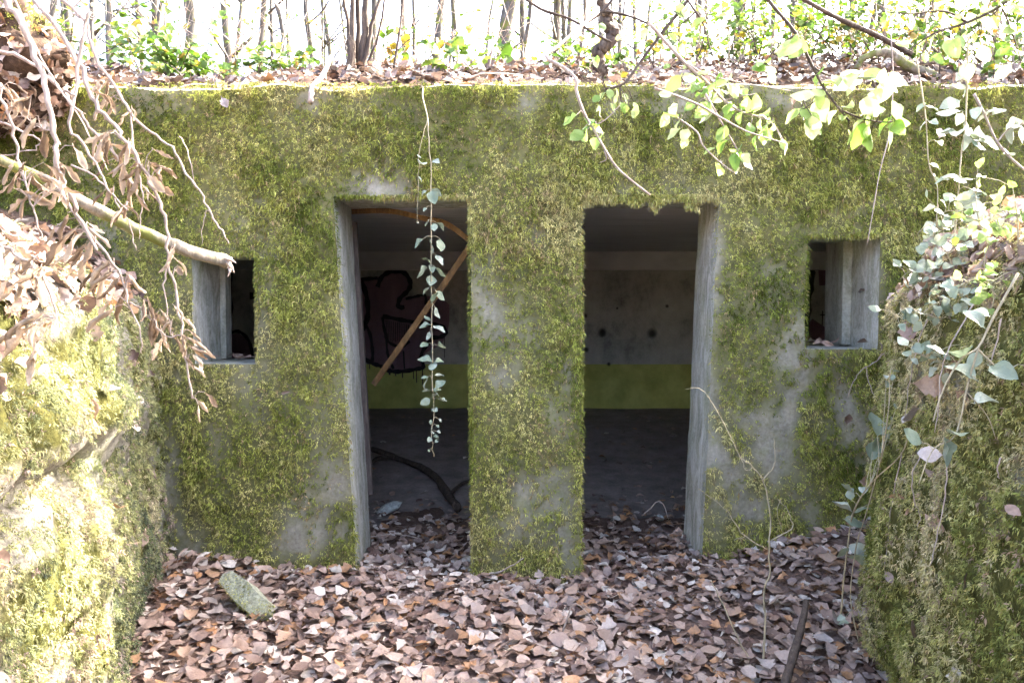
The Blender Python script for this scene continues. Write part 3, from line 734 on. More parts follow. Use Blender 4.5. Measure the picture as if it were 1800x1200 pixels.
# thin bright crust along the roof edge, and window sills
xe = rng.uniform(-3.2, 3.6, 5000); ok = rng.random(5000) < sstep(.42, .6, fbm(xe * 2.5, 0, 0, 15, 3)); xe = xe[ok]
Pe = np.stack([xe, FY + rng.uniform(-.02, .06, len(xe)), ROOF + (fbm(xe * 3, ROOF * 3, 0, 41, 4) - .5) * .09 + rng.uniform(0, .012, len(xe))], 1)
blades.append(moss_blades(Pe, np.tile([[0, -.3, 1]], (len(Pe), 1)), moss_col(Pe[:, 0], Pe[:, 1], Pe[:, 2], rng, -.1, .3), .015, .004, rng, .3))
mo = moss_object('moss', blades, bunker); mo.matrix_parent_inverse = Matrix.Translation(bunker.location).inverted()

# ------------------------------------------------------------------ fallen leaves
def litter_points(n, x0, x1, y0, y1, zf, seed, dens=None, lift=.03):
    rng = np.random.default_rng(seed); x = rng.uniform(x0, x1, n); y = rng.uniform(y0, y1, n)
    if dens is not None: k = rng.random(n) < dens(x, y); x, y = x[k], y[k]
    return np.stack([x, y, zf(x, y) + .008 + rng.uniform(0, lift, len(x))], 1)
def trench_d(x, y):
    wl = np.interp(y, [1.6, 3.2, 4.6], [-1.5, -1.62, -2.05]); wr = np.interp(y, [1.6, 3.2, 4.6], [1.45, 1.58, 2.22])
    ok = (x > wl - .05) & (x < wr + .05)
    door = ((x > -.95) & (x < -.2)) | ((x > .38) & (x < 1.16))
    ins = np.where(y > 4.58, door | (y > 5.1), True)
    fall = np.where(y > 5.0, np.clip(1 - (y - 4.9) / 1.9, 0.17, 1) ** 2.3, 1)
    return ok * ins * fall
def litter_z(x, y): return np.maximum(floor_z(x, y), np.where(y > 5.5, FLOOR_IN + np.clip(y - 6, 0, 9) * .112 + .012, -1))
PT = litter_points(22000, -2.2, 2.4, 2.3, 9.0, litter_z, 201, trench_d, .045)
PT[:, 2] -= np.where(PT[:, 1] > 5.9, .022, 0)
rng = np.random.default_rng(202)
sz = rng.uniform(.05, .108, len(PT)) * np.where(PT[:, 1] > 5.2, .8, 1)
vis = (PT[:, 1] > 3.3) & (PT[:, 1] < 4.4) & (PT[:, 2] > floor_z(PT[:, 0], PT[:, 1]) + .036) & (np.abs(PT[:, 0]) < .62 * PT[:, 1])
score = np.where(vis, sz / PT[:, 1], 0); top300 = np.argsort(-score)[:300]
mask = np.ones(len(PT), bool); mask[top300] = False
Vv, Ff, Cc = scatter_leaves(PT[mask], (0, -.12, 1), sz[mask], dry_cols(mask.sum(), rng), DRY, .13, 203)
lit = link('leaf_litter', raw_mesh('leaf_litter', Vv, Ff, Cc, True), M['litter'], trench); lit['kind'] = 'stuff'
rr = random.Random(9)
for i in top300:
    d = Vector((rr.gauss(0, 1), rr.gauss(0, 1), rr.gauss(0, .15))); nv = Vector((rr.gauss(0, .17), rr.gauss(-.15, .17), 1))
    s = float(sz[i]) * 1.08
    put_leaf(None, ME_DRY, Vector(PT[i]) - d.normalized() * s * .5 + Vector((0, 0, .012)), d, nv, s, 'fallen_leaf', rr).parent = trench
# on the roof
def roof_d(x, y):
    bare = 1 - sstep(.40, .56, fbm(x * 1.3, y * 2, 0, 19, 3)) * (y < 5.05)
    return np.clip(bare, .08, 1) * np.where(y < 4.88, .3, 1)
PR = litter_points(5200, -3.8, 4.4, 4.70, 6.4, lambda x, y: H(x, y), 211, roof_d, .06)
nR = len(PR); Vv, Ff, Cc = scatter_leaves(PR, (0, -.35, 1), rng.uniform(.05, .11, nR), dry_cols(nR, rng) * rng.choice([.4, .6, 1.0], (nR, 1)), DRY, .35, 212)  # many roof leaves darkened at random, standing in for broken shade
rl = link('leaf_litter', raw_mesh('leaf_litter', Vv, Ff, Cc, True), M['litter'], ground); rl['kind'] = 'stuff'
for x0, x1, sd_ in ((-4.6, -2.35, 215), (2.4, 4.8, 217)):
    PS = litter_points(1300, x0, x1, 2.2, 4.6, lambda x, y: H(x, y), sd_, None, .06); nR = len(PS)
    Vv, Ff, Cc = scatter_leaves(PS, (0, -.1, 1), rng.uniform(.05, .11, nR), dry_cols(nR, rng), DRY, .35, sd_ + 1)
    o = link('leaf_litter', raw_mesh('leaf_litter', Vv, Ff, Cc, True), M['litter'], ground); o['kind'] = 'stuff'
# on the banks
for V_, F_, root, sd, side in ((VL, FL, left_bank, 221, -1), (VR, FR, right_bank, 222, 1)):
    P, nr = sample(V_, F_, 620, sd, lambda c: (sstep(1.58, 1.80, c[:, 2] + (.26 * sstep(3.1, 2.3, c[:, 1]) if side < 0 else 0)) * 1.2 + .025 * (c[:, 2] > .2)) * (c[:, 1] > 1.8) * (np.abs(c[:, 0]) < 3.0))
    nr = nr * np.where(nr[:, 2] < 0, -1, 1)[:, None]
    P = P + nr * rng.uniform(.01, .05, (len(P), 1)); nR = len(P)
    Vv, Ff, Cc = scatter_leaves(P, nr, rng.uniform(.05, .11, nR), dry_cols(nR, rng), DRY, .4, sd + 1)
    o = link('leaf_litter', raw_mesh('leaf_litter', Vv, Ff, Cc, True), M['litter'], root); o['kind'] = 'stuff'
# leaves lying on the two sills
for (w, nl, sd) in ((WL, 9, 1), (WR, 10, 2)):
    rr = random.Random(sd)
    for k in range(nl):
        p = Vector((rr.uniform(w[0] + .03, w[1] - .04), FY + rr.uniform(.03, .42), w[2] + .02 + rr.uniform(0, .02)))
        o = put_leaf(None, ME_DRY, p, (rr.gauss(0, 1), rr.gauss(0, .6), 0.1), (rr.gauss(0, .3), rr.gauss(-.3, .3), 1), rr.uniform(.06, .10), 'fallen_leaf', rr)
        tag(o, 'brown fallen leaf on the sill of the %s window opening' % ('left' if w is WL else 'right'), 'leaf', 'leaves on the %s window sill' % ('left' if w is WL else 'right'))
# ------------------------------------------------------------------ plants and branches: generic builder
def nearest(paths, p):
    best = None
    for P in paths:
        for q in P:
            d = (q - p).length
            if best is None or d < best[0]: best = (d, q)
    return best[1]
def branch_thing(name, label, cat, stems, mat, leaves=(), meshes=None, group=None, leaf_name='leaf', seed=0, hang=0.25, face=.6, stem_name='stem', nseg=6, rough=.12, jit=.0, leaf_y=None, seglabel=None):
    """stems: list of (pixel points [(px,py[,Y])], Y, r0, r1); leaves: (px, py, size_px[, Y])"""
    rng = random.Random(seed)
    paths, specs = [], []
    for s in stems:
        pts, Y, r0, r1 = s[:4]
        P = smooth_path([W(q[0], q[1], q[2] if len(q) > 2 else Y) for q in pts], 4, jit, seed + len(paths))
        paths.append(P); specs.append((r0, r1))
    root = thing(name, label, cat, group, paths[0][0])
    for P, (r0, r1) in zip(paths, specs):
        mb = MB(); mb.tube(P, taper(len(P), r0, r1), nseg, rough, seed + len(P))
        part(stem_name, mb.mesh(stem_name, True), mat, root)
    if name == 'leafy_branch':
        leaves = [(a, b, c * .9) for a, b, c in leaves] + [(a + rng.uniform(-26, 26), b + rng.uniform(-18, 22), c * rng.uniform(.5, .8)) for a, b, c in leaves if rng.random() < .4]
    if name == 'trailing_vine': leaves = [(a + rng.gauss(0, 2.5), b + rng.gauss(0, 3), c * rng.uniform(.65, 1.1)) for a, b, c in leaves if rng.random() < .95]
    for l in leaves:
        px, py, sp = l[:3]
        q0 = nearest(paths, W(px, py, l[3] if len(l) > 3 else (leaf_y or stems[0][1])))
        Y = l[3] if len(l) > 3 else q0.y
        c = W(px, py, Y) + Vector((0, rng.uniform(-.03, .03), 0)); q = nearest(paths, c)
        size = sp * c.y / FPX * rng.uniform(.95, 1.15)
        d = (c - q); L = d.length
        d = (d.normalized() if L > 1e-4 else Vector((rng.gauss(0, 1), 0, -.3))) + Vector((rng.gauss(0, .25), rng.gauss(0, .35), -hang))
        d.normalize(); base = c - d * size * .5
        n = Vector((rng.gauss(0, .45), -face + rng.gauss(0, .35), .75))
        o = put_leaf(root, meshes, base, d, n, size, leaf_name, rng)
        if (base - q).length > size * .25:
            mb = MB(); mb.tube([q, (q + base) / 2 + Vector((0, 0, .008)), base + d * size * .1], [.0016, .0013, .001], 4); part('petiole', mb.mesh('petiole'), mat, root)
    return root

# ------------------------------------------------------------------ trees behind and beside
def twig_cloud(seed, n=70, R=2.6, Ht=5.0):
    rng = random.Random(seed); mb = MB(); tips = []
    for k in range(n):
        a = rng.uniform(0, 2 * pi); h = rng.uniform(0, Ht * .75); L = R * rng.uniform(.4, 1) * (1 - .45 * h / Ht)
        p = Vector((0, 0, h)); pts = [p]; d = Vector((math.cos(a), math.sin(a), rng.uniform(.3, 1.1))).normalized()
        for s in range(5):
            p = p + d * L / 5; d = (d + Vector((rng.gauss(0, .22), rng.gauss(0, .22), rng.gauss(.03, .18)))).normalized(); pts.append(p)
            if s > 1:
                e = (d + Vector((rng.gauss(0, .7), rng.gauss(0, .7), rng.gauss(0, .4)))).normalized(); q = p + e * L * .3
                mb.tube([p, (p + q) / 2 + Vector((0, 0, .03)), q], [.009, .006, .003], 3); tips += [q, (p + q) / 2]
        mb.tube(pts, taper(6, .03 * rng.uniform(.5, 1.2), .006), 4); tips.append(pts[-1])
    return mb, tips
CROWNS = []
for s in range(3):
    mb, tips = twig_cloud(300 + s)
    me = mb.mesh('twigs', True); me.materials.append(M['trunk'])
    rng = np.random.default_rng(310 + s); T = np.array([tuple(t) for t in tips]); NL = 1300; k = rng.integers(0, len(T), NL); T = T[k] + rng.normal(0, .10, (NL, 3))
    cc = np.array([(.13, .19, .03), (.22, .24, .05), (.30, .22, .05)])[rng.integers(0, 3, NL)] * rng.uniform(.7, 1.2, (NL, 1))
    Vv, Ff, Cc = scatter_leaves(T, (0, 0, 1), rng.uniform(.07, .11, NL), cc, GREEN[:2], .7, 320 + s)
    lm = raw_mesh('leaves', Vv, Ff, Cc, True); lm.materials.append(M['shrub']); CROWNS.append((me, lm))
def tree(label, px, Y, wpx, lean=0.0, seed=0, group='trees behind the bunker', twist=.0):
    rng = random.Random(seed)
    x = (px - 900) / FPX * Y; r = wpx / 2 * Y / FPX; zb = float(H(x, Y)) - .15
    root = thing('woodland_tree', label, 'tree', group, (x, Y, zb)); hgt = rng.uniform(8, 11)
    pts = [Vector((lean * hgt * t + rng.gauss(0, .03 + twist) * (t > 0), rng.gauss(0, .05) * (t > 0), hgt * t)) for t in [k / 9 for k in range(10)]]
    mb = MB(); P = smooth_path(pts, 3); mb.tube(P, [r * (1.25 if i == 0 else 1) * (1 - .55 * i / len(P)) for i in range(len(P))], 9, .08, seed)
    o = link('trunk', mb.mesh('trunk', True), M['trunk'], root)
    for k in range(rng.randint(2, 4)):
        q = P[int(len(P) * rng.uniform(.3, .75))]; a = rng.uniform(0, 2 * pi); L = rng.uniform(.8, 2)
        pp = [q, q + Vector((math.cos(a), math.sin(a), .5)) * L * .5, q + Vector((math.cos(a), math.sin(a), .9)) * L]
        mb = MB(); mb.tube(smooth_path(pp, 3), taper(7, r * .35, r * .1), 5); link('limb', mb.mesh('limb', True), M['trunk'], root)
    me, lm = CROWNS[seed % 3]
    c = link('crown', me, None, root); c.location = P[int(len(P) * .6)]; c.rotation_euler.z = rng.uniform(0, 6)
    f = link('foliage', lm, None, c); f['kind'] = 'stuff'
    return root
for i, (lab, px, Y, w, lean) in enumerate([
    ('thin pale tree rising at the upper left corner beyond the roof', 98, 11, 10, .04),
    ('slanting slim grey trunk leaning left above the roof edge', 250, 12, 11, -.16),
    ('thin straight trunk just right of the slanting left trunk', 292, 15, 10, .0),
    ('mossy grey tree trunk above the left window opening', 345, 13, 21, -.05),
    ('thin dark trunk standing left of the coppiced shrub', 498, 13, 9, -.03),
    ('pair-like slender trunk closest to the coppiced shrub on its left', 540, 14, 12, .02),
    ('crooked leaning trunk behind the yellow-leaved stem right of the coppice', 742, 12, 14, .09),
    ('thin speckled trunk between the crooked trunk and the broad grey trunk', 803, 15, 7, .01),
    ('broad grey-green trunk near the middle of the skyline', 893, 12, 27, -.01),
    ('slender speckled pale trunk right of the broad middle trunk', 929, 14, 9, .0),
    ('thin dark trunk left of the gnarled stem', 1003, 15, 8, .03),
    ('grey trunk left of the thick right-hand trunk, behind leafy twigs', 1290, 13, 22, -.02),
    ('narrow trunk squeezed between two thicker trunks at right', 1352, 14, 10, .01),
    ('thick grey tree trunk behind the leafy branch at right', 1398, 11, 40, .02),
    ('thin trunk behind the arched root at right', 1515, 15, 10, .0),
    ('mid grey trunk above the arched root at right', 1560, 13, 17, -.02),
    ('far right slim trunk half hidden by the leafy shrubs', 1730, 14, 14, .03)]):
    tree(lab, px, Y, w, lean, 400 + i, twist=.04)
rng_ = random.Random(88)
wood = MB()
for k in range(170):
    Y = rng_.uniform(18, 55); x = rng_.uniform(-.8, .8) * Y; r = rng_.uniform(.05, .16); zb = float(H(x, Y)) - .2; ln = rng_.gauss(0, .05)
    hh = rng_.uniform(9, 14); P = [Vector((x + ln * hh * t + rng_.gauss(0, .05), Y, zb + hh * t)) for t in (0, .25, .5, .75, 1)]
    wood.tube(P, taper(5, r, r * .3), 5)
    for q in range(12):
        p = P[rng_.randint(0, 3)].lerp(P[rng_.randint(1, 4)], .5); a = rng_.uniform(0, 6.3); wood.tube([p, p + Vector((math.cos(a), math.sin(a), .8)) * rng_.uniform(.6, 1.6)], [r * .3, .01], 3)
tag(link('distant_wood', wood.mesh('distant_wood', True), M['trunk']), 'far bare trunks of the wood behind the bunker', 'wood', kind='stuff')
# two trees on the bank at the sunny side
for i, (x, y) in enumerate(((6.6, 6.9), (8.6, 7.4), (12.5, 10.5))):
    t = tree(['slim tree on the right bank nearest the bunker corner', 'second tree along the right bank', 'tree farthest back beyond the right bank'][i], 900 + x / y * FPX, y, 26, .0, 450 + i, 'trees beyond the right bank')

nr = np.random.default_rng(640); nW = 4200; q = nr.uniform(13, 34, nW); SMALLW = [leaf_shape(3, .32, 0, 0, .2, .2, .2, .45, 61, .1)]
cl_ = nr.integers(0, 240, nW); cq = nr.uniform(13, 34, 240); cxx = nr.uniform(-.75, .8, 240) * cq; cz = 3.4 + nr.uniform(0, 1, 240) ** 1.6 * cq * .34
T = np.stack([cxx[cl_], cq[cl_], cz[cl_]], 1) + nr.normal(0, .55, (nW, 3))
cw = np.array([(.10, .15, .03), (.16, .21, .05), (.26, .25, .07), (.08, .10, .04)])[nr.integers(0, 4, nW)] * nr.uniform(.7, 1.2, (nW, 1))
Vv, Ff, Cc = scatter_leaves(T, (.2, -.3, .9), nr.uniform(.09, .17, nW), cw, SMALLW, .6, 641)
wf = link('foliage', raw_mesh('foliage', Vv, Ff, Cc, True), M['shrub'], bpy.data.objects['distant_wood']); wf['kind'] = 'stuff'
# unseen boughs set across the sun's path to dapple the left bank
def bough(label, a, b, seed, nlf=260):
    rng = random.Random(seed); nr = np.random.default_rng(seed); a, b = Vector(a), Vector(b)
    root = thing('unseen_bough', label, 'branch', 'unseen boughs dappling the left bank', a); L = []
    P = smooth_path([a, a.lerp(b, .35) + Vector((0, 0, .35)), a.lerp(b, .7) + Vector((.1, -.1, .2)), b], 6)
    mb = MB(); mb.tube(P, taper(len(P), .075, .02), 8, .08, seed); part('limb', mb.mesh('limb', True), M['trunk'], root)
    for k in range(16):
        q = P[int(len(P) * rng.uniform(.3, .98))]; d = Vector((rng.gauss(-.4, .8), rng.gauss(-.2, .8), rng.gauss(-.1, .5))).normalized(); LL = rng.uniform(.5, 1.1)
        Q = smooth_path([q, q + d * LL * .5 + Vector((0, 0, .06)), q + d * LL], 4); mb = MB(); mb.tube(Q, taper(len(Q), .016, .004), 5); part('twig', mb.mesh('twig', True), M['twig'], root)
        L += Q[3:]
    T = np.array([tuple(v) for v in L]); T = T[nr.permutation(len(T))[:len(T) // 3]]; T = T[nr.integers(0, len(T), nlf)] + nr.normal(0, .09, (nlf, 3))
    cc = SHC[nr.integers(0, 3, nlf)] * nr.uniform(.8, 1.2, (nlf, 1))
    Vv, Ff, Cc = scatter_leaves(T, (.2, -.1, 1), nr.uniform(.08, .13, nlf), cc, GREEN, .4, seed + 1)
    f = part('foliage', raw_mesh('foliage', Vv, Ff, Cc, True), M['shrub'], root); f['kind'] = 'stuff'
SHC = np.array([(.07, .13, .02), (.11, .18, .03), (.17, .23, .05), (.34, .26, .05), (.05, .08, .025), (.36, .2, .06)])
bough('lowest unseen bough over the trench at right', (6.6, 6.9, 6.2), (2.2, 4.5, 4.9), 601)
bough('middle unseen bough over the trench at right', (6.6, 6.9, 6.8), (2.1, 5.4, 4.7), 602)
bough('highest unseen bough over the trench at right', (6.6, 6.9, 7.4), (2.7, 3.9, 5.5), 603)
# thicket behind the roof crest: nobody could count its stems
rng_ = random.Random(89); nr = np.random.default_rng(89); th = MB(); L = []
for k in range(760):
    Y = rng_.uniform(6.4, 13); x = rng_.uniform(-.78, .82) * Y; zb = float(H(x, Y)) - .05; hh = rng_.uniform(.4, 1.7) * (1.5 if x > 1.5 else 1) * (1.6 if k % 5 == 0 else 1)
    p = Vector((x, Y, zb)); d = Vector((rng_.gauss(0, .35), rng_.gauss(0, .3), 1)).normalized(); pts = [p]
    for q in range(5):
        p = p + d * hh / 5; d = (d + Vector((rng_.gauss(0, .28), rng_.gauss(0, .25), rng_.gauss(-.05, .15)))).normalized(); pts.append(p)
        if q > 0 and rng_.random() < .75:
            e = (d + Vector((rng_.gauss(0, .8), rng_.gauss(0, .6), rng_.gauss(0, .3)))).normalized(); th.tube([p, p + e * hh * .3], [.004, .0015], 3); L += [p + e * hh * .15, p + e * hh * .3] * (4 if x > 1.2 else 2)
    th.tube(pts, taper(6, .007, .002), 4)
tk = tag(link('thicket', th.mesh('thicket', True), M['twig']), 'tangled thin stems and leaves of the thicket behind the roof', 'thicket', kind='stuff')
T = np.array([tuple(v) for v in L]); nT = 5600; T = T[nr.integers(0, len(T), nT)] + nr.normal(0, .05, (nT, 3))
cc = SHC[nr.choice(6, nT, p=[.25, .3, .2, .12, .06, .07])] * nr.uniform(.7, 1.3, (nT, 1))
SMALL = [leaf_shape(4, .3, 0, 0, c_, .2, .2, .45, 60, .1) for c_ in (.1, .3)]
Vv, Ff, Cc = scatter_leaves(T, (.2, -.4, .9), nr.uniform(.04, .075, nT), cc, SMALL, .5, 90)
tf = link('foliage', raw_mesh('foliage', Vv, Ff, Cc, True), M['shrub'], tk); tf['kind'] = 'stuff'

# ------------------------------------------------------------------ undergrowth on the roof
SHC = np.array([(.07, .13, .02), (.11, .18, .03), (.17, .23, .05), (.34, .26, .05), (.05, .08, .025), (.36, .2, .06)])
def shrub(label, px, Y, width, height, nst, nlf, size, seed=0, wts=(3, 4, 2, 1, 1, .4), wide=.5):
    rng = random.Random(seed); nr = np.random.default_rng(seed); size *= 1.35 if px < 1100 else 1.1; nlf = int(nlf * 1.9); height *= 1.2; nst = int(nst * 1.3)
    x0 = (px - 900) / FPX * Y; zb = float(H(x0, Y)) - .03
    root = thing('undergrowth_shrub', label, 'shrub', 'undergrowth on the bunker roof', (x0, Y, zb)); L = []
    for k in range(nst):
        bx, by = rng.gauss(0, width * .28), rng.gauss(0, .18)
        p = Vector((bx, by, float(H(x0 + bx, Y + by)) - zb - .03)); pts = [p]; d = Vector((rng.gauss(0, wide), rng.gauss(0, .35), 1)).normalized()
        hh = height * rng.uniform(.5, 1.1)
        for s in range(6):
            p = p + d * hh / 6; d = (d + Vector((rng.gauss(0, .3), rng.gauss(0, .25), rng.gauss(-.05, .2)))).normalized(); pts.append(p)
            if s > 0:
                e = (d + Vector((rng.gauss(0, .9), rng.gauss(0, .7), rng.gauss(0, .4)))).normalized(); L += [p, p + e * hh * .12, p + e * hh * .22]
        mb = MB(); mb.tube(pts, taper(7, .007, .002), 4); link('stem', mb.mesh('stem', True), M['dark'] if k % 2 else M['twig'], root)
    T = np.array([tuple(v) for v in L]); T = T[nr.integers(0, len(T), nlf)] + nr.normal(0, .03, (nlf, 3))
    w = np.array(wts, float); cc = SHC[nr.choice(len(SHC), nlf, p=w / w.sum())] * nr.uniform(.8, 1.2, (nlf, 1))
    Vv, Ff, Cc = scatter_leaves(T, (.2, -.4, .9), nr.uniform(.7, 1.3, nlf) * size, cc, GREEN, .5, seed + 1)
    f = link('foliage', raw_mesh('foliage', Vv, Ff, Cc, True), M['shrub'], root); f['kind'] = 'stuff'; return root
for i, a in enumerate([
    ('low leafy undergrowth at the far left of the roof', 140, 6.6, .9, .55, 7, 70, .06),
    ('green undergrowth with a few yellow leaves left of the slanting trunk', 265, 6.4, .7, .45, 8, 110, .06),
    ('bright green undergrowth above the left window opening', 350, 6.2, .8, .55, 9, 120, .065),
    ('ivy-green undergrowth spreading left of the coppiced shrub', 455, 6.3, .8, .42, 9, 130, .06),
    ('sparse yellow-leaved stems right of the coppiced shrub', 715, 6.1, .5, .42, 5, 34, .06, (1, 1, 1, 5, .3, 3)),
    ('large pale-leaved seedling on the roof edge near the middle', 850, 5.5, .35, .32, 4, 22, .085, (1, 3, 4, 0, .3, 0)),
    ('thin green undergrowth left of the gnarled stem', 985, 6.2, .6, .4, 5, 40, .055),
    ('green sprouts round the foot of the gnarled stem', 1065, 5.6, .4, .28, 7, 60, .05),
    ('leafy undergrowth right of the gnarled stem', 1160, 6.1, .8, .6, 9, 120, .06),
    ('dense green shrub behind the leafy branch', 1260, 6.6, .9, .8, 11, 190, .06),
    ('mixed green shrub in front of the thick right-hand trunk', 1370, 6.4, .8, .7, 11, 170, .06),
    ('green and yellow shrub left of the arched root', 1470, 6.3, .8, .75, 11, 170, .06, (3, 4, 2, 2, 1, 1)),
    ('tall shrub directly behind the arched root', 1575, 6.7, .9, .95, 12, 210, .06, (3, 4, 2, 1.5, 1, 1)),
    ('tall shrub with yellow leaves near the upper right corner', 1680, 6.2, .9, .95, 12, 210, .065, (3, 3, 2, 2.5, 2, 1.5)),
    ('darkest leafy shrub in the upper right corner', 1775, 5.9, .8, .95, 12, 210, .065, (3, 2, 1, 1.5, 4, 1)),
    ('low sprouts by the roof edge at far right', 1740, 5.3, .7, .3, 6, 60, .06)]):
    shrub(*a[:8], seed=500 + i * 3, **({'wts': a[8]} if len(a) > 8 else {}))

# coppiced shrub, gnarled stem, arched root, sticks on the roof
branch_thing('coppiced_shrub', 'clump of upright bare stems growing on the roof above the left doorway', 'shrub', [
    ([(620, 128), (619, 60), (622, -60), (618, -160)], 5.75, .028, .015), ([(628, 128), (631, 50), (632, -80), (640, -200)], 5.8, .026, .013), ([(634, 128), (641, 60), (644, -20), (650, -160)], 5.72, .036, .022),
    ([(636, 125), (650, 60), (667, -5), (690, -120)], 5.7, .020, .011), ([(616, 128), (616, 90), (614, 64)], 5.65, .040, .022), ([(625, 128), (614, 60), (600, -30)], 5.85, .02, .010), ([(640, 126), (655, 90), (672, 30), (678, -60)], 5.9, .014, .007)],
    M['dark'], seed=21, rough=.2, jit=.004)
branch_thing('woody_shoot', 'single thin dark stem right of the coppiced shrub', 'shoot', [([(692, 122), (697, 90), (703, 50), (708, 0), (712, -80)], 5.6, .011, .006), ([(697, 92), (720, 70), (757, 66)], 5.6, .005, .002), ([(695, 100), (680, 85), (660, 110)], 5.6, .004, .002)], M['dark'], seed=22)
branch_thing('gnarled_stem', 'thick gnarled dark stem twisting up from the roof edge', 'stem', [
    ([(1050, 128), (1052, 105), (1054, 86), (1070, 74), (1081, 58), (1066, 42), (1070, 24), (1058, 6), (1050, -40), (1075, -120)], 5.4, .044, .03)], M['dark'], seed=23, rough=.38, nseg=10, jit=.008)
branch_thing('arched_root', 'arched mossy root bowing out of the leaf litter at right', 'root', [
    ([(1505, 122), (1512, 108), (1528, 97), (1552, 92), (1572, 97), (1588, 113), (1612, 122), (1645, 136)], 5.3, .018, .034)], M['log'], seed=24, rough=.2, nseg=8, jit=.003)
branch_thing('peeled_stick', 'short white peeled stick hanging over the roof edge', 'stick', [
    ([(582, 100, 4.9), (567, 133, 4.75), (550, 150, 4.62), (547, 164, 4.55), (546, 181, 4.52)], 4.7, .012, .017)], M['twig'], seed=25, rough=.25, nseg=7)
branch_thing('fallen_branch', 'long dark branch slanting down to the roof at upper right', 'branch', [
    ([(1380, -20, 5.2), (1440, 15, 5.3), (1483, 37, 5.4), (1535, 60, 5.5), (1602, 95, 5.6)], 5.3, .012, .020)], M['dark'], seed=26)
rr = random.Random(61)
for k, (px, py, L, lab) in enumerate([(300, 150, 90, 'thin twig lying on the litter at the left roof corner'), (800, 132, 120, 'thin twig lying on the litter above the left doorway'), (1330, 150, 130, 'thin twig lying on the litter above the right doorway'), (1690, 165, 140, 'thin twig along the roof edge at far right')]):
    a = rr.uniform(-.2, .2); branch_thing('twig', lab, 'twig', [([(px, py + 6, 4.74), (px + L * .5, py + rr.uniform(-6, 2), 4.78), (px + L, py + 4 * a, 4.85)], 4.75, .006, .003)], M['twig'], seed=70 + k, jit=.003)

# earth and root mass slumping over the roof at the left
def lump(name, c, r, seed, amp, mat, colf, label, cat, nl=0, sub=5, kind=None):
    import bmesh
    bm = bmesh.new(); bmesh.ops.create_icosphere(bm, subdivisions=sub, radius=1); bm.verts.ensure_lookup_table()
    V = np.array([v.co[:] for v in bm.verts]); F = np.array([[v.index for v in f.verts] for f in bm.faces]); bm.free()
    n = fbm(V[:, 0] * 1.7 + seed, V[:, 1] * 1.7, V[:, 2] * 1.7, seed, 5) - .5
    V = V * (1 + amp * 2 * n)[:, None] * np.array(r)
    o = link(name, raw_mesh(name, V, F, colf(V, n), True), mat); o.location = c; tag(o, label, cat); return o, V + np.array(c), F
def soilc(V, n):
    t = np.clip(n * 1.6 + .5, 0, 1)[:, None]; return np.array([[.025, .016, .012]]) * (1 - t) + np.array([[.10, .068, .048]]) * t
clod, Vc, Fc = lump('earth_mound', (-2.98, 4.42, 2.98), (.52, .30, .36), 3, .62, M['soil'], soilc, 'dark clod of earth and roots slumping over the roof at upper left', 'earth')
P, nr_ = sample(Vc, Fc, 3500, 71, lambda c: sstep(3.05, 3.2, c[:, 2])); rng = np.random.default_rng(72)
P, nr_ = np.repeat(P, 5, 0) + rng.normal(0, .008, (len(P) * 5, 3)), np.repeat(nr_, 5, 0)
cm = moss_object('moss', [moss_blades(P, nr_, moss_col(P[:, 0], P[:, 1], P[:, 2], rng, 0, .15), .025, .005, rng)], clod); cm.matrix_parent_inverse = Matrix.Translation(clod.location).inverted()
P, nr_ = sample(Vc, Fc, 420, 73, lambda c: (c[:, 1] < 4.6).astype(float)); k = len(P)
Vv, Ff, Cc = scatter_leaves(P + nr_ * .01, nr_, rng.uniform(.05, .1, k), dry_cols(k, rng), DRY, .5, 74)
cl_ = link('leaf_litter', raw_mesh('leaf_litter', Vv, Ff, Cc, True), M['litter'], clod); cl_['kind'] = 'stuff'; cl_.matrix_parent_inverse = Matrix.Translation(clod.location).inverted()

# ------------------------------------------------------------------ dead branches with withered leaves, upper left
def dead(label, pts, Y, r0, r1, leaves, seed, extra=()):
    rq = random.Random(seed); leaves = [(a, b, c * .75) for a, b, c in leaves] + [(a + rq.uniform(-26, 26), b + rq.uniform(-26, 30), c * rq.uniform(.5, .85)) for a, b, c in leaves * 2]
    return branch_thing('dead_branch', label, 'branch', [(pts, Y, r0, r1)] + [(p, Y, a, b) for p, a, b in extra], M['twig'], leaves, ME_CURL, 'dead branches hanging at the left', 'withered_leaf', seed, hang=1.1, face=.3, jit=.003)
dead('thickest pale dead branch arching down from the upper left corner', [(-40, -60), (10, 0), (37, 43), (63, 100), (83, 167), (95, 233), (100, 283), (110, 317), (133, 360), (143, 393), (170, 440)], 2.1, .010, .004,
     [(52, 185, 75), (72, 245, 85), (92, 300, 80), (40, 205, 60), (118, 300, 70), (140, 425, 85), (105, 350, 60)], 31, [([(63, 100), (100, 150), (125, 185), (150, 200)], .003, .0015), ([(95, 233), (60, 215), (25, 200)], .003, .0015)])
dead('long dead branch with curled leaves hanging down past the left window', [(40, -40), (60, 0), (100, 50), (143, 123), (167, 180), (200, 220), (233, 263), (260, 310), (283, 360), (292, 400), (297, 467), (310, 513), (320, 587), (328, 633), (338, 700)], 2.3, .0075, .003,
     [(195, 262, 80), (215, 310, 85), (235, 262, 70), (275, 295, 80), (283, 330, 75), (325, 480, 70), (318, 545, 55), (305, 600, 60), (318, 610, 65), (352, 620, 70), (340, 650, 60), (350, 716, 45), (182, 168, 70), (205, 290, 70)], 32,
     [([(297, 467), (290, 500), (297, 555), (300, 590)], .003, .0015), ([(320, 590), (290, 590), (270, 560)], .0025, .0012)])
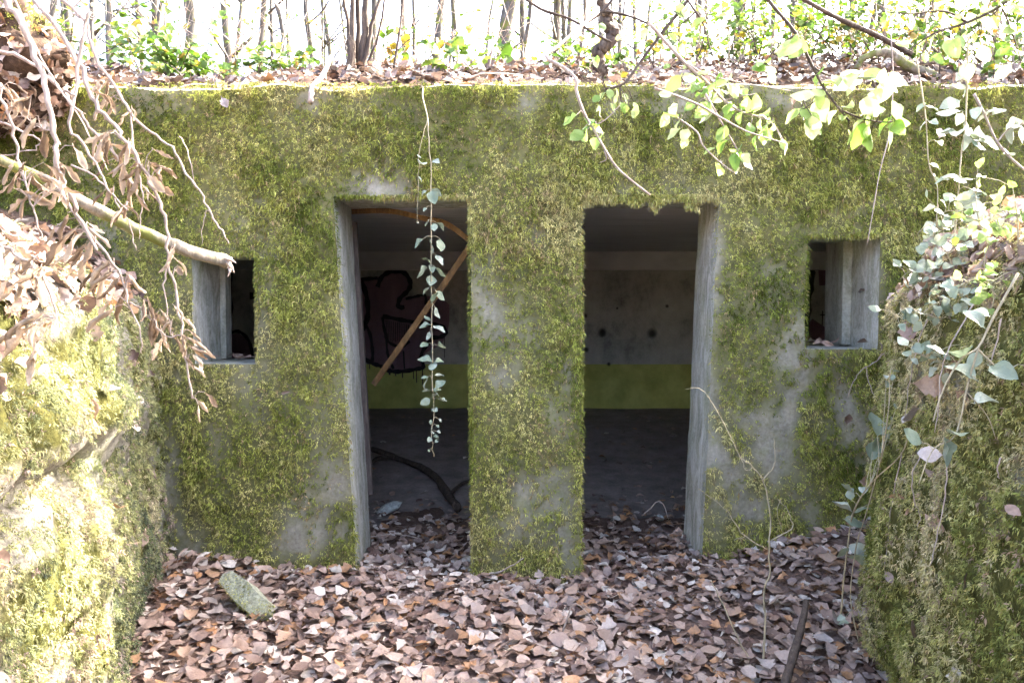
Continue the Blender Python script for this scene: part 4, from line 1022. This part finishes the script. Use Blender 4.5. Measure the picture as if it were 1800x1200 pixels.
dead('slender dead branch reaching farthest right across the mossy wall', [(90, -30), (110, 0), (147, 33), (157, 67), (173, 113), (213, 167), (233, 203), (267, 233), (303, 260), (323, 293), (350, 337), (367, 370), (387, 400), (402, 428)], 2.5, .0065, .0025,
     [(178, 150, 60), (190, 185, 60), (222, 215, 45)], 33, [([(367, 370), (358, 385), (355, 430)], .002, .001), ([(147, 33), (130, 20), (170, -30)], .004, .002)])
dead('forked dead twig bending back between the leafy dead branches', [(160, 20), (143, 77), (133, 167), (123, 227), (153, 260), (180, 313), (200, 343), (225, 370)], 2.2, .0055, .0022, [(212, 372, 60), (195, 345, 60)], 34, [([(133, 167), (110, 160), (85, 130)], .003, .0015)])
dead('dead branch rising from the earth clod at the left edge', [(-40, 88), (0, 92), (33, 100), (77, 127), (110, 160), (133, 190), (157, 223), (187, 253), (213, 287), (235, 330), (255, 360)], 2.6, .007, .0028, [(175, 245, 70), (190, 275, 75), (220, 325, 70), (245, 355, 60)], 35)
dead('dead twig dropping steeply along the left picture edge', [(-10, 130), (0, 157), (13, 200), (27, 253), (37, 300), (50, 340), (60, 373), (75, 420)], 2.0, .005, .002, [(20, 165, 60), (35, 300, 70), (55, 345, 80), (80, 320, 80), (20, 305, 60), (95, 340, 70)], 36)
dead('leaf-laden dead twig drooping over the left bank edge', [(105, 330), (150, 400), (187, 447), (213, 487), (227, 530), (247, 587), (248, 620)], 2.35, .005, .002, [(110, 420, 90), (150, 470, 95), (180, 500, 95), (200, 540, 90), (215, 510, 70), (262, 545, 70), (275, 575, 80), (285, 610, 75), (125, 440, 80), (165, 440, 80)], 37,
     [([(227, 530), (255, 545), (275, 575), (292, 610)], .003, .0015)])
dead('dead twig with crumpled leaves lying low on the left bank', [(-20, 420), (20, 440), (60, 470), (90, 520), (100, 560)], 1.9, .005, .002, [(15, 445, 80), (50, 470, 95), (75, 500, 90), (40, 590, 110), (70, 610, 100), (10, 600, 90), (30, 500, 100)], 38)
for i, (pts, Y, r0, lab) in enumerate([
    ([(20, -20), (50, 60), (95, 140), (120, 180), (170, 260), (190, 300)], 2.8, .004, 'thin grey bare twig behind the thickest dead branch'),
    ([(0, 215), (50, 235), (70, 250), (52, 265), (0, 272)], 2.4, .004, 'short kinked bare twig at the left picture edge'),
    ([(230, 200), (235, 265), (250, 330), (248, 380), (245, 420)], 2.6, .0035, 'straight thin hanging twig between the curled leaves'),
    ([(315, 240), (330, 265), (340, 310), (343, 330)], 4.3, .004, 'small dark twig stuck in the wall moss above the left window'),
    ([(125, 290), (165, 310), (200, 345), (230, 400), (240, 440)], 2.3, .0035, 'wiry bare twig crossing below the dead branches')]):
    branch_thing('bare_twig', lab, 'twig', [(pts, Y, r0, r0 * .4)], M['twig'], seed=40 + i, jit=.003)
lg = branch_thing('broken_log', 'broken grey branch stub jutting from the left bank in front of the window', 'branch', [
    ([(-60, 255, 2.75), (60, 310, 2.85), (150, 358, 2.95), (240, 402, 3.05), (330, 440, 3.15), (402, 463, 3.25)], 3, .019, .026)], M['log'], seed=45, rough=.16, nseg=11, jit=.003)
for a, b in (((400, 462), (412, 480)), ((403, 470), (400, 487)), ((398, 455), (415, 462))):
    mb = MB(); mb.tube([W(a[0], a[1], 3.22), (W(a[0], a[1], 3.2) + W(b[0], b[1], 3.2)) / 2 + Vector((.006, 0, 0)), W(b[0], b[1], 3.2)], [.010, .006, .001], 5, .3, a[0]); part('splinter', mb.mesh('splinter'), M['twig'], lg)

# ------------------------------------------------------------------ trailing vine in the left doorway
vn = []
rr = random.Random(5)
for y, n, s in ((287, 2, 27), (340, 3, 26), (393, 3, 26), (430, 3, 28), (459, 3, 24), (487, 3, 26), (516, 3, 26), (553, 2, 22), (580, 3, 26), (612, 3, 24), (634, 3, 26), (660, 2, 18), (676, 3, 24), (688, 3, 20), (706, 3, 22), (740, 2, 10), (752, 2, 10), (763, 3, 13), (773, 3, 13), (790, 1, 8)):
    for k in range(n): vn.append((757 + (y - 285) * .012 + [-13, 13, 1][k] * s / 26 + rr.uniform(-2, 2), y + [-2, -2, 7][k] * s / 26 + rr.uniform(-2, 2), s))
vn += [(737, 272, 14), (738, 318, 14), (742, 338, 16), (733, 369, 16), (745, 367, 14), (733, 385, 8)]
branch_thing('trailing_vine', 'long thin vine with small grey-green leaves hanging in the left doorway', 'vine', [
    ([(742, 150, 4.62), (743, 168, 4.5), (752, 215, 4.42), (757, 285, 4.4), (757, 390, 4.4), (758, 500, 4.4), (760, 640, 4.4), (762, 720, 4.4), (759, 770, 4.4), (763, 802, 4.4)], 4.4, .0038, .0018),
    ([(751, 212, 4.42), (742, 245, 4.42), (736, 275, 4.42), (735, 340, 4.42), (734, 392, 4.42)], 4.42, .0022, .0012)], M['sapling'], vn, ME_PALE, None, 'leaf', 51, hang=.3, face=.3, nseg=5, jit=.0035)

# ------------------------------------------------------------------ green branches overhanging from the upper right
def z3(l, Y=None): return [(1200 + a / 3, b / 3, s) for a, b, s in l]
branch_thing('leafy_branch', 'drooping leafy twig with pale leaves whose bare tip points at the right doorway', 'branch', [
    ([(1050, 23, 2.5), (1017, 50, 2.4), (983, 80, 2.35), (960, 100, 2.3), (993, 120, 2.25), (1013, 140, 2.2), (1013, 160, 2.2), (1027, 200, 2.2), (1043, 227, 2.2), (1060, 257, 2.2), (1083, 293, 2.2), (1113, 320, 2.2), (1143, 343, 2.2)], 2.2, .006, .0026),
    ([(1043, 222), (1065, 210), (1090, 185)], 2.2, .002, .001), ([(1062, 265), (1066, 280), (1054, 286)], 2.2, .002, .001)], M['twig'],
    [(1003, 217, 42), (1014, 238, 40), (1036, 211, 36), (1052, 240, 50), (1026, 228, 30), (1046, 218, 32)], ME_GREEN, 'leafy branches overhanging from the upper right', seed=52)
branch_thing('leafy_branch', 'dark crossing branch running from the top edge down beside the gnarled stem', 'branch', [
    ([(1240, -40), (1200, 13), (1160, 63), (1120, 117), (1097, 147), (1065, 157)], 2.9, .007, .004), ([(1057, 20), (1100, 27), (1150, 50), (1200, 107)], 2.9, .005, .003), ([(1160, 63), (1185, 90), (1200, 110), (1240, 150)], 2.9, .004, .002),
    ([(900, -20), (950, 16), (1000, 33), (1050, 62), (1075, 75)], 3.0, .006, .004), ([(1018, 48), (1060, 20), (1090, -20)], 2.9, .006, .005)], M['dark'],
    [(1130, 62, 26), (1160, 35, 30), (1168, 10, 30), (1150, 22, 28), (1185, 60, 24), (1108, 118, 24), (1098, 40, 18), (1085, 66, 18), (1195, 28, 26), (1190, 95, 24), (1036, 120, 22), (1047, 110, 24), (1100, 170, 26), (1085, 160, 24), (1120, 185, 26), (1075, 190, 22), (1095, 190, 24), (1117, 196, 24), (1060, 170, 24), (1072, 165, 26)], ME_GREEN, 'leafy branches overhanging from the upper right', seed=53, leaf_y=2.9)
branch_thing('leafy_branch', 'long leafy branch with sunlit leaf clusters hanging above the right doorway', 'branch', [
    ([(1140, 40), (1200, 107), (1240, 143), (1273, 177), (1303, 197), (1340, 207), (1355, 215)], 2.4, .0055, .002),
    ([(1240, 165), (1267, 213), (1290, 253), (1297, 265)], 2.35, .0035, .0015), ([(1150, 155), (1200, 173), (1233, 187), (1267, 207), (1310, 230), (1350, 243), (1380, 252)], 2.3, .004, .0015),
    ([(1190, 207), (1225, 232), (1235, 255), (1262, 282), (1292, 305)], 2.3, .003, .0012), ([(1273, 177), (1300, 170), (1330, 165)], 2.4, .003, .0012), ([(1200, 107), (1240, 130), (1300, 145), (1390, 160)], 2.4, .003, .0012)], M['twig'],
    z3([(30, 410, 40), (65, 450, 40), (100, 390, 34), (150, 610, 44), (110, 575, 40), (225, 580, 36), (240, 545, 32), (360, 525, 38), (355, 580, 40), (380, 560, 34), (450, 600, 36), (450, 650, 44), (470, 640, 34), (200, 700, 40), (225, 745, 40), (190, 720, 34), (345, 682, 34), (375, 740, 34), (420, 720, 30), (470, 715, 28), (545, 770, 34), (300, 790, 34), (270, 840, 46), (325, 845, 46), (300, 850, 40), (120, 470, 44), (170, 480, 44), (220, 450, 44), (260, 470, 40), (320, 475, 36), (200, 420, 40), (285, 625, 26), (280, 545, 28), (20, 710, 30), (90, 500, 34), (150, 520, 34), (-40, 560, 38), (-60, 600, 36), (-20, 640, 36), (-90, 620, 34), (-30, 700, 34), (-40, 420, 40), (-100, 500, 36), (50, 560, 26), (240, 610, 26)]), ME_GREEN, 'leafy branches overhanging from the upper right', seed=54)
branch_thing('leafy_branch', 'dark branch ending in a spray of large sunlit leaves left of the right window', 'branch', [
    ([(1320, -50), (1350, 0), (1400, 60), (1420, 100), (1447, 153), (1470, 185), (1493, 213)], 1.9, .005, .002), ([(1425, 115), (1450, 130), (1490, 137), (1560, 137)], 1.9, .003, .0012), ([(1447, 155), (1430, 180), (1405, 195)], 1.9, .002, .001), ([(1480, 195), (1520, 210), (1560, 215), (1585, 210)], 1.9, .0025, .001), ([(1400, 60), (1360, 90), (1345, 120)], 1.95, .0025, .001)], M['dark'],
    z3([(590, 600, 44), (640, 590, 34), (740, 565, 62), (695, 640, 54), (850, 565, 36), (800, 600, 34), (850, 598, 26), (855, 460, 46), (725, 385, 48), (760, 440, 34), (900, 395, 70), (1020, 395, 62), (1110, 412, 56), (1030, 475, 64), (1010, 515, 40), (965, 580, 74), (1115, 620, 66), (985, 650, 64), (960, 700, 54), (1085, 705, 60), (1075, 650, 44), (700, 490, 44), (660, 480, 46), (540, 250, 66), (590, 245, 50), (510, 265, 40), (450, 360, 44), (420, 330, 46), (470, 390, 40), (400, 355, 34), (800, 420, 36), (940, 640, 40)]), ME_GREEN, 'leafy branches overhanging from the upper right', seed=55, hang=.45)
branch_thing('leafy_branch', 'sparse leafy twig near the top edge left of the thick right-hand trunk', 'branch', [
    ([(1180, -40), (1222, 20), (1235, 40), (1250, 90), (1262, 130)], 2.6, .004, .0015), ([(1222, 22), (1195, 45), (1150, 70)], 2.6, .003, .001)], M['dark'],
    z3([(75, 125, 34), (160, 140, 42), (20, 50, 26), (100, 190, 24), (-30, 60, 26), (0, 260, 26), (60, 210, 22), (190, 100, 26), (30, 350, 34)]), ME_GREEN, 'leafy branches overhanging from the upper right', seed=56)
branch_thing('leafy_branch', 'high leafy branch with green and shaded leaves in the upper right corner', 'branch', [
    ([(1820, -40), (1760, 10), (1700, 40), (1640, 60), (1590, 95)], 2.6, .006, .002), ([(1700, 40), (1660, 20), (1600, 25), (1550, 20)], 2.6, .004, .0015), ([(1760, 10), (1780, 60), (1795, 110)], 2.6, .004, .0015)], M['dark'],
    [(1760, 15, 44), (1745, 10, 40), (1715, 35, 36), (1700, 60, 34), (1660, 30, 34), (1640, 70, 36), (1625, 80, 34), (1665, 90, 46), (1680, 75, 34), (1780, 45, 44), (1795, 85, 44), (1775, 60, 40), (1740, 35, 36), (1600, 40, 30), (1570, 25, 34), (1560, 30, 28), (1610, 15, 32), (1650, 10, 34), (1690, 12, 36), (1790, 20, 44), (1765, 95, 36), (1735, 70, 32), (1725, 95, 40), (1590, 80, 26), (1755, 130, 40), (1700, 125, 36), (1640, 110, 30)], ME_GREEN, 'leafy branches overhanging from the upper right', seed=57)

# ------------------------------------------------------------------ trailing plants over the right bank
branch_thing('hanging_tendril', 'long bare tendril hanging from the roof left of the right window', 'tendril', [([(1566, 60), (1570, 150), (1562, 240), (1547, 300), (1533, 380), (1524, 432)], 3.2, .0028, .0018)], M['twig'], seed=58, nseg=5)
def r6(l): return [(1200 + a / 3, 400 + b / 3, s) for a, b, s in l]
def r8(l): return [(1200 + a / 3, 800 + b / 3, s) for a, b, s in l]
branch_thing('climbing_vine', 'leafy vine with whitish sunlit leaves climbing right of the window', 'vine', [
    ([(1702, 60), (1700, 133), (1697, 217), (1690, 267), (1685, 333), (1680, 397), (1672, 440)], 2.7, .0035, .002)], M['sapling'],
    z3([(1405, 550, 40), (1430, 570, 40), (1490, 610, 34), (1500, 670, 44), (1440, 690, 44), (1530, 715, 36), (1570, 710, 34), (1600, 740, 46), (1560, 755, 34), (1480, 745, 30), (1410, 700, 34), (1420, 930, 36), (1390, 940, 28), (1490, 940, 28), (1440, 950, 32), (1500, 1030, 40), (1550, 1010, 38), (1450, 1035, 36), (1550, 1080, 44), (1490, 1080, 40), (1470, 400, 34), (1510, 470, 30), (1460, 450, 36)]), ME_PALE, 'vines trailing on the right', seed=59, hang=.1)
branch_thing('climbing_vine', 'thin vine with few leaves just right of the window opening', 'vine', [
    ([(1610, 100), (1622, 170), (1628, 215), (1633, 290), (1648, 330), (1645, 400), (1640, 440)], 3.0, .003, .0015)], M['sapling'],
    z3([(1310, 570, 26), (1280, 650, 24), (1330, 875, 22), (1340, 930, 22), (1355, 745, 22), (1260, 560, 20), (1300, 660, 20), (1330, 1100, 24)]), ME_PALE, 'vines trailing on the right', seed=60)
branch_thing('climbing_vine', 'slanting vine with pale leaves running off the right edge', 'vine', [
    ([(1712, 165), (1730, 200), (1753, 250), (1790, 290), (1830, 320)], 2.4, .004, .003), ([(1753, 250), (1775, 225), (1800, 218)], 2.4, .0025, .0015)], M['twig'],
    z3([(1560, 595, 30), (1620, 590, 34), (1590, 600, 34), (1750, 680, 40), (1780, 660, 40), (1720, 670, 30), (1790, 700, 36), (1660, 600, 28), (1730, 800, 30)]), ME_PALE, 'vines trailing on the right', seed=61)
# low sprouts on the top of the right bank
rr = random.Random(77)
for k, (bx, by, tx_, ty_, Y, nl, lab, ms) in enumerate([
    (1680, 480, 1640, 415, 2.9, 16, 'pale leafy sprout on the crest of the right bank nearest the window', 'P'), (1740, 440, 1715, 340, 2.6, 18, 'bright sprout of narrow leaves on the right bank crest below the slanting vine', 'G'),
    (1790, 430, 1780, 330, 2.4, 18, 'sunlit sprout at the right picture edge on the bank crest', 'G'), (1650, 500, 1605, 470, 3.0, 14, 'small-leaved sprout leaning out from the right bank towards the window', 'P'),
    (1750, 520, 1730, 480, 2.4, 14, 'yellow-green sprout in the moss of the right bank', 'G'), (1700, 400, 1690, 360, 2.8, 16, 'white-lit sprout behind the crest of the right bank', 'P'), (1660, 430, 1655, 380, 3.0, 12, 'little sprout among dry leaves at the back of the right bank', 'P'),
    (1655, 560, 1600, 540, 2.75, 14, 'pale trailing sprout below the crest at the inner edge of the right bank', 'P'), (1660, 640, 1610, 620, 2.6, 12, 'small grey-green sprout beside the pale-brown dead leaf', 'P'), (1700, 520, 1660, 500, 2.55, 14, 'dense pale sprout in the middle of the right bank crest', 'P')]):
    nl = int(nl * 1.5); mid = ((bx + tx_) / 2 + rr.uniform(-8, 8), (by + ty_) / 2)
    lv = [(bx + (tx_ - bx) * t + rr.gauss(0, 26), by + (ty_ - by) * t + rr.gauss(0, 16), rr.uniform(16, 30)) for t in [(i + 1) / nl for i in range(nl)]]
    branch_thing('sprout', lab, 'plant', [([(bx, by), mid, (tx_, ty_)], Y, .003, .001), ([mid, (mid[0] + 30, mid[1] - 20), (mid[0] + 55, mid[1] - 25)], Y, .002, .001), ([mid, (mid[0] - 25, mid[1] - 10), (mid[0] - 45, mid[1] + 5)], Y, .002, .001)], M['sapling'], lv, ME_GREEN if ms == 'G' else ME_PALE, 'sprouts on the right bank', seed=80 + k, hang=.0)
branch_thing('bramble', 'bramble with large grey-green leaves trailing down the right bank', 'bramble', [
    ([(1790, 480), (1745, 560), (1720, 610), (1690, 630), (1660, 680), (1640, 740)], 2.15, .004, .002), ([(1720, 610), (1700, 680), (1690, 730), (1675, 770), (1640, 790), (1615, 850)], 2.15, .003, .0015), ([(1720, 615), (1760, 650), (1790, 640)], 2.15, .003, .0015), ([(1700, 690), (1735, 730), (1750, 770)], 2.15, .002, .001)], M['sapling'],
    r6([(1465, 670, 56), (1490, 750, 52), (1640, 740, 52), (1600, 900, 54), (1425, 1070, 60), (1250, 1105, 46), (1380, 1175, 52), (1560, 480, 46), (1590, 440, 44), (1570, 700, 40), (1350, 640, 36)]), ME_PALE, 'brambles on the right bank', seed=90, hang=.1, face=.3)
branch_thing('bramble', 'upright leafy bramble shoot at the foot of the right bank', 'bramble', [
    ([(1478, 1085, 3.6), (1483, 1020, 3.55), (1490, 960, 3.5), (1500, 900, 3.4), (1530, 850, 3.2), (1583, 800, 2.9), (1600, 750, 2.75)], 3.5, .0045, .002), ([(1510, 1130, 3.5), (1495, 1050, 3.5), (1505, 960, 3.45), (1520, 910, 3.3), (1545, 820, 3.1), (1560, 740, 2.9), (1565, 650, 2.9)], 3.4, .003, .0015)], M['sapling'],
    r8([(855, 172, 30), (960, 172, 32), (880, 205, 24), (840, 275, 36), (895, 335, 42), (950, 290, 34), (940, 505, 40), (930, 550, 44), (850, 505, 30), (1100, 205, 30), (1060, 500, 30), (830, 855, 18), (855, 880, 18)]) + r6([(990, 1040, 54), (1065, 1080, 46), (1140, 1030, 36), (1010, 1135, 44), (1000, 1185, 44), (1100, 1190, 40), (1120, 995, 26), (1120, 935, 20), (1080, 830, 18), (1120, 790, 18), (1125, 750, 16), (1090, 785, 16)]), ME_PALE, 'brambles on the right bank', seed=91, hang=.05, face=.15)
for k, (pts, Y, lab) in enumerate([
    ([(1655, 530), (1622, 580), (1600, 660), (1590, 740)], 2.9, 'pale wiry runner arching down the inner edge of the right bank'), ([(1712, 535), (1680, 590), (1655, 650), (1650, 700), (1643, 760)], 2.4, 'longest pale wiry runner hanging over the moss of the right bank'),
    ([(1760, 560), (1745, 630), (1740, 640)], 2.2, 'short pale wiry runner near the large bramble leaves'), ([(1625, 790), (1605, 830), (1608, 880), (1616, 900), (1613, 925)], 2.7, 'wavy pale runner lying on the right bank moss'),
    ([(1665, 815), (1662, 870), (1650, 930), (1634, 995)], 2.4, 'thin pale runner below the lowest bramble leaf'), ([(1585, 800), (1565, 900), (1557, 990), (1555, 1005)], 3.1, 'thin runner hanging at the edge of the right bank'),
    ([(1760, 805), (1752, 825), (1757, 840)], 2.0, 'tiny curled runner high in the right bank moss'), ([(1540, 1023), (1570, 1022), (1584, 1040)], 3.1, 'short white stem poking out of the right bank foot')]):
    branch_thing('runner', lab, 'runner', [(pts, Y, .0026, .0014)], M['twig'], seed=95 + k, jit=.002, nseg=5)
branch_thing('bare_twig', 'forked bare twig below the right window', 'twig', [([(1600, 618), (1556, 622), (1540, 635), (1515, 650), (1500, 670), (1490, 698)], 4.2, .004, .0018), ([(1522, 645), (1530, 680), (1545, 710), (1555, 720)], 4.2, .0028, .0015)], M['twig'], seed=104, jit=.002)
rr = random.Random(15)
for (px, py, s, Y, lab) in ((1598, 672, 60, 2.7, 'curled pale-brown dead leaf caught in the bramble at the right bank edge'), (1792, 640, 56, 2.0, 'orange-brown dead leaf at the right picture edge'), (1605, 715, 50, 2.7, 'grey crumpled leaf below the curled dead leaf on the right bank'), (1662, 800, 44, 2.2, 'whitish crumpled leaf under the large bramble leaves'), (1390, 170, 30, 4.5, 'dry leaf caught on the top of the mossy wall above the right doorway'), (388, 168, 26, 4.5, 'dry leaf stuck on the wall moss above the left window'), (512, 688, 18, 4.5, 'small tan leaf stuck in the moss left of the left doorway'), (1488, 748, 22, 4.5, 'dark red leaf stuck on bare concrete below the right window'), (1650, 245, 24, 3.0, 'round yellow leaf hanging by the vine right of the window')):
    o = put_leaf(None, ME_DRY, W(px, py, Y), (rr.gauss(0, 1), rr.gauss(0, .3), rr.gauss(0, .6)), (rr.gauss(0, .3), -1, .5), s * Y / FPX, 'dead_leaf', rr); tag(o, lab, 'leaf')

# ------------------------------------------------------------------ things on the ground
branch_thing('bare_sapling', 'leafless pale sapling standing in the leaf litter before the right doorway', 'sapling', [
    ([(1338, 1225), (1345, 1100), (1343, 1040), (1353, 1007), (1352, 957), (1353, 927), (1350, 877), (1340, 843), (1323, 820), (1303, 805)], 3.45, .0055, .0016),
    ([(1355, 950), (1392, 928), (1390, 913), (1384, 895), (1367, 877)], 3.45, .0028, .0015), ([(1342, 842), (1360, 820), (1363, 800), (1360, 770)], 3.45, .003, .0012), ([(1348, 965), (1310, 942), (1287, 910), (1273, 893), (1227, 858)], 3.45, .0028, .0014),
    ([(1336, 1190), (1303, 1133), (1280, 1083), (1263, 1047), (1250, 1020)], 3.45, .0038, .002), ([(1310, 942), (1297, 946), (1290, 950)], 3.45, .002, .001), ([(1323, 820), (1310, 825), (1296, 790), (1240, 690), (1205, 684)], 3.5, .0025, .001), ([(1372, 878), (1366, 900), (1376, 935)], 3.45, .002, .001)], M['sapling'], seed=110, jit=.002)
branch_thing('dark_stick', 'dark stick propped in the leaf litter at lower right', 'stick', [([(1372, 1225, 3.2), (1395, 1150, 3.32), (1408, 1105, 3.42), (1417, 1055, 3.52)], 3.4, .020, .013)], M['dark'], seed=111, rough=.15, nseg=8)
branch_thing('fallen_branch', 'dark crooked branch lying on the floor inside the left doorway', 'branch', [
    ([(655, 789, 7.45), (700, 805, 7.2), (738, 820, 6.95), (765, 838, 6.65), (782, 862, 6.3), (805, 893, 5.9)], 7, .024, .036), ([(640, 830, 6.75), (662, 806, 7.1), (690, 803, 7.25)], 7, .02, .015), ([(790, 868, 6.25), (812, 850, 6.5), (830, 843, 6.6)], 6.6, .016, .012)], M['dark'], seed=112, rough=.2, nseg=8)
for k, (a, b, c, lab) in enumerate([((640, 945), (690, 938), (735, 945), 'pale thin stick in the leaves of the left doorway'), ((870, 1008), (905, 990), (920, 980), 'thin twig leaning on the foot of the middle pillar'), ((1130, 905), (1160, 880), (1175, 912), 'bent thin twig in the leaves of the right doorway'), ((1230, 990), (1262, 1000), (1290, 1012), 'grey twig in the leaves beside the right doorway'), ((985, 1120), (1010, 1060), (1050, 1100), 'fine twig arching over the leaves before the pillar')]):
    Y = [5.1, 4.45, 5.2, 4.4, 3.7][k]; branch_thing('twig', lab, 'twig', [([a, b, c], Y, .005, .0025)], M['twig'], seed=120 + k, jit=.002)
def whitec(V, n): t = np.clip(n + .5, 0, 1)[:, None]; return np.array([[.42, .46, .44]]) * (1 - t) + np.array([[.62, .66, .62]]) * t
p = W(683, 893, 5.75); o, _, _ = lump('stone', p, (.095, .07, .035), 5, .25, M['stone'], whitec, 'pale flat stone on the floor of the left doorway', 'stone', sub=3); o.rotation_euler = (0, -.35, .3)
p = W(1160, 910, 5.6); lump('stone', p, (.03, .03, .022), 6, .25, M['stone'], whitec, 'small white stone on the floor of the right doorway', 'stone', sub=3)
p = W(1068, 805, 7.6); lump('stone', p, (.04, .05, .02), 8, .25, M['stone'], whitec, 'tiny pale stone far inside the right doorway', 'stone', sub=3)
# broken concrete slab with moss, tilted in the leaves at the left
slab = MB()
prof = [(-.21, .0), (-.17, .05), (-.05, .065), (.1, .055), (.19, .06), (.215, .0), (.2, -.06), (0, -.07), (-.2, -.05)]
prof = [(a * .8, b * .8) for a, b in prof]; V0 = [Vector((a, -.055 + .012 * math.sin(7 * a), b)) for a, b in prof] + [Vector((a * .95, .055 + .015 * math.cos(9 * a), b * .9)) for a, b in prof]; n9 = len(prof)
slab.add(V0, [tuple(range(n9)), tuple(range(2 * n9 - 1, n9 - 1, -1))] + [(i, i + n9, (i + 1) % n9 + n9, (i + 1) % n9) for i in range(n9)])
Vs = np.array(slab.V); rt = Matrix.Rotation(math.radians(-35), 3, 'Z') @ Matrix.Rotation(math.radians(22), 3, 'Y') @ Matrix.Rotation(math.radians(-38), 3, 'X')
Vs = np.array([tuple(rt @ Vector(v)) for v in Vs]); pc = W(437, 1046, 4.02)
bs = thing('concrete_fragment', 'mossy broken slab of concrete tilted in the leaf litter at left', 'rubble', None, pc)
link('slab', raw_mesh('slab', Vs, slab.F, np.tile([[.36, .38, .29]], (len(Vs), 1))), M['stone'], bs)
rng = np.random.default_rng(131); tri = [(f[0], f[i], f[i + 1]) for f in slab.F for i in range(1, len(f) - 1)]
P, nr_ = sample(Vs, np.array(tri), 6000, 132, None); ce = Vs.mean(0); sg = np.sign(((P - ce) * nr_).sum(1))[:, None]; nr_ = nr_ * sg
ok = (nr_[:, 1] < -.2) & (rng.random(len(P)) < .8); P, nr_ = np.repeat(P[ok], 3, 0), np.repeat(nr_[ok], 3, 0)
moss_object('moss', [moss_blades(P + rng.normal(0, .004, P.shape), nr_, moss_col(P[:, 0], P[:, 1], P[:, 2], rng, .05, .05), .012, .004, rng)], bs)

# ------------------------------------------------------------------ bent angle iron in the left doorway
def angle_iron(pts, w, th):
    mb = MB(); q = [Vector(p) for p in pts]
    for leg in (0, 1):
        V, F = [], []
        for i, p in enumerate(q):
            t = (q[min(i + 1, len(q) - 1)] - q[max(i - 1, 0)]).normalized(); n = Vector((0, 1, 0)).cross(t).normalized(); b = Vector((0, 1, 0))
            if leg == 0: c = [(0, 0), (w, 0), (w, th), (0, th)]
            else: c = [(0, th), (th, th), (th, w * .8), (0, w * .8)]
            V += [p + n * (u - w / 2) + b * v for u, v in c]
        for i in range(len(q) - 1): F += [(i * 4 + k, i * 4 + (k + 1) % 4, i * 4 + 4 + (k + 1) % 4, i * 4 + 4 + k) for k in range(4)]
        F += [(3, 2, 1, 0), tuple(len(V) - 4 + k for k in range(4))]; mb.add(V, F)
    return mb
iron = thing('bent_angle_iron', 'rusty bent angle iron hanging diagonally across the left doorway', 'iron bar', None, W(618, 371, 5.14))
part('top_bar', angle_iron(smooth_path([W(618, 372, 5.14), W(685, 371, 5.13), W(745, 384, 5.1), W(786, 394, 5.08), W(832, 428, 5.05)], 5), .034, .006).mesh('top_bar'), M['rust'], iron)
part('diagonal_bar', angle_iron([W(832, 424, 5.06), W(770, 514, 5.16), W(715, 592, 5.26), W(656, 676, 5.36)], .038, .006).mesh('diagonal_bar'), M['rust'], iron)
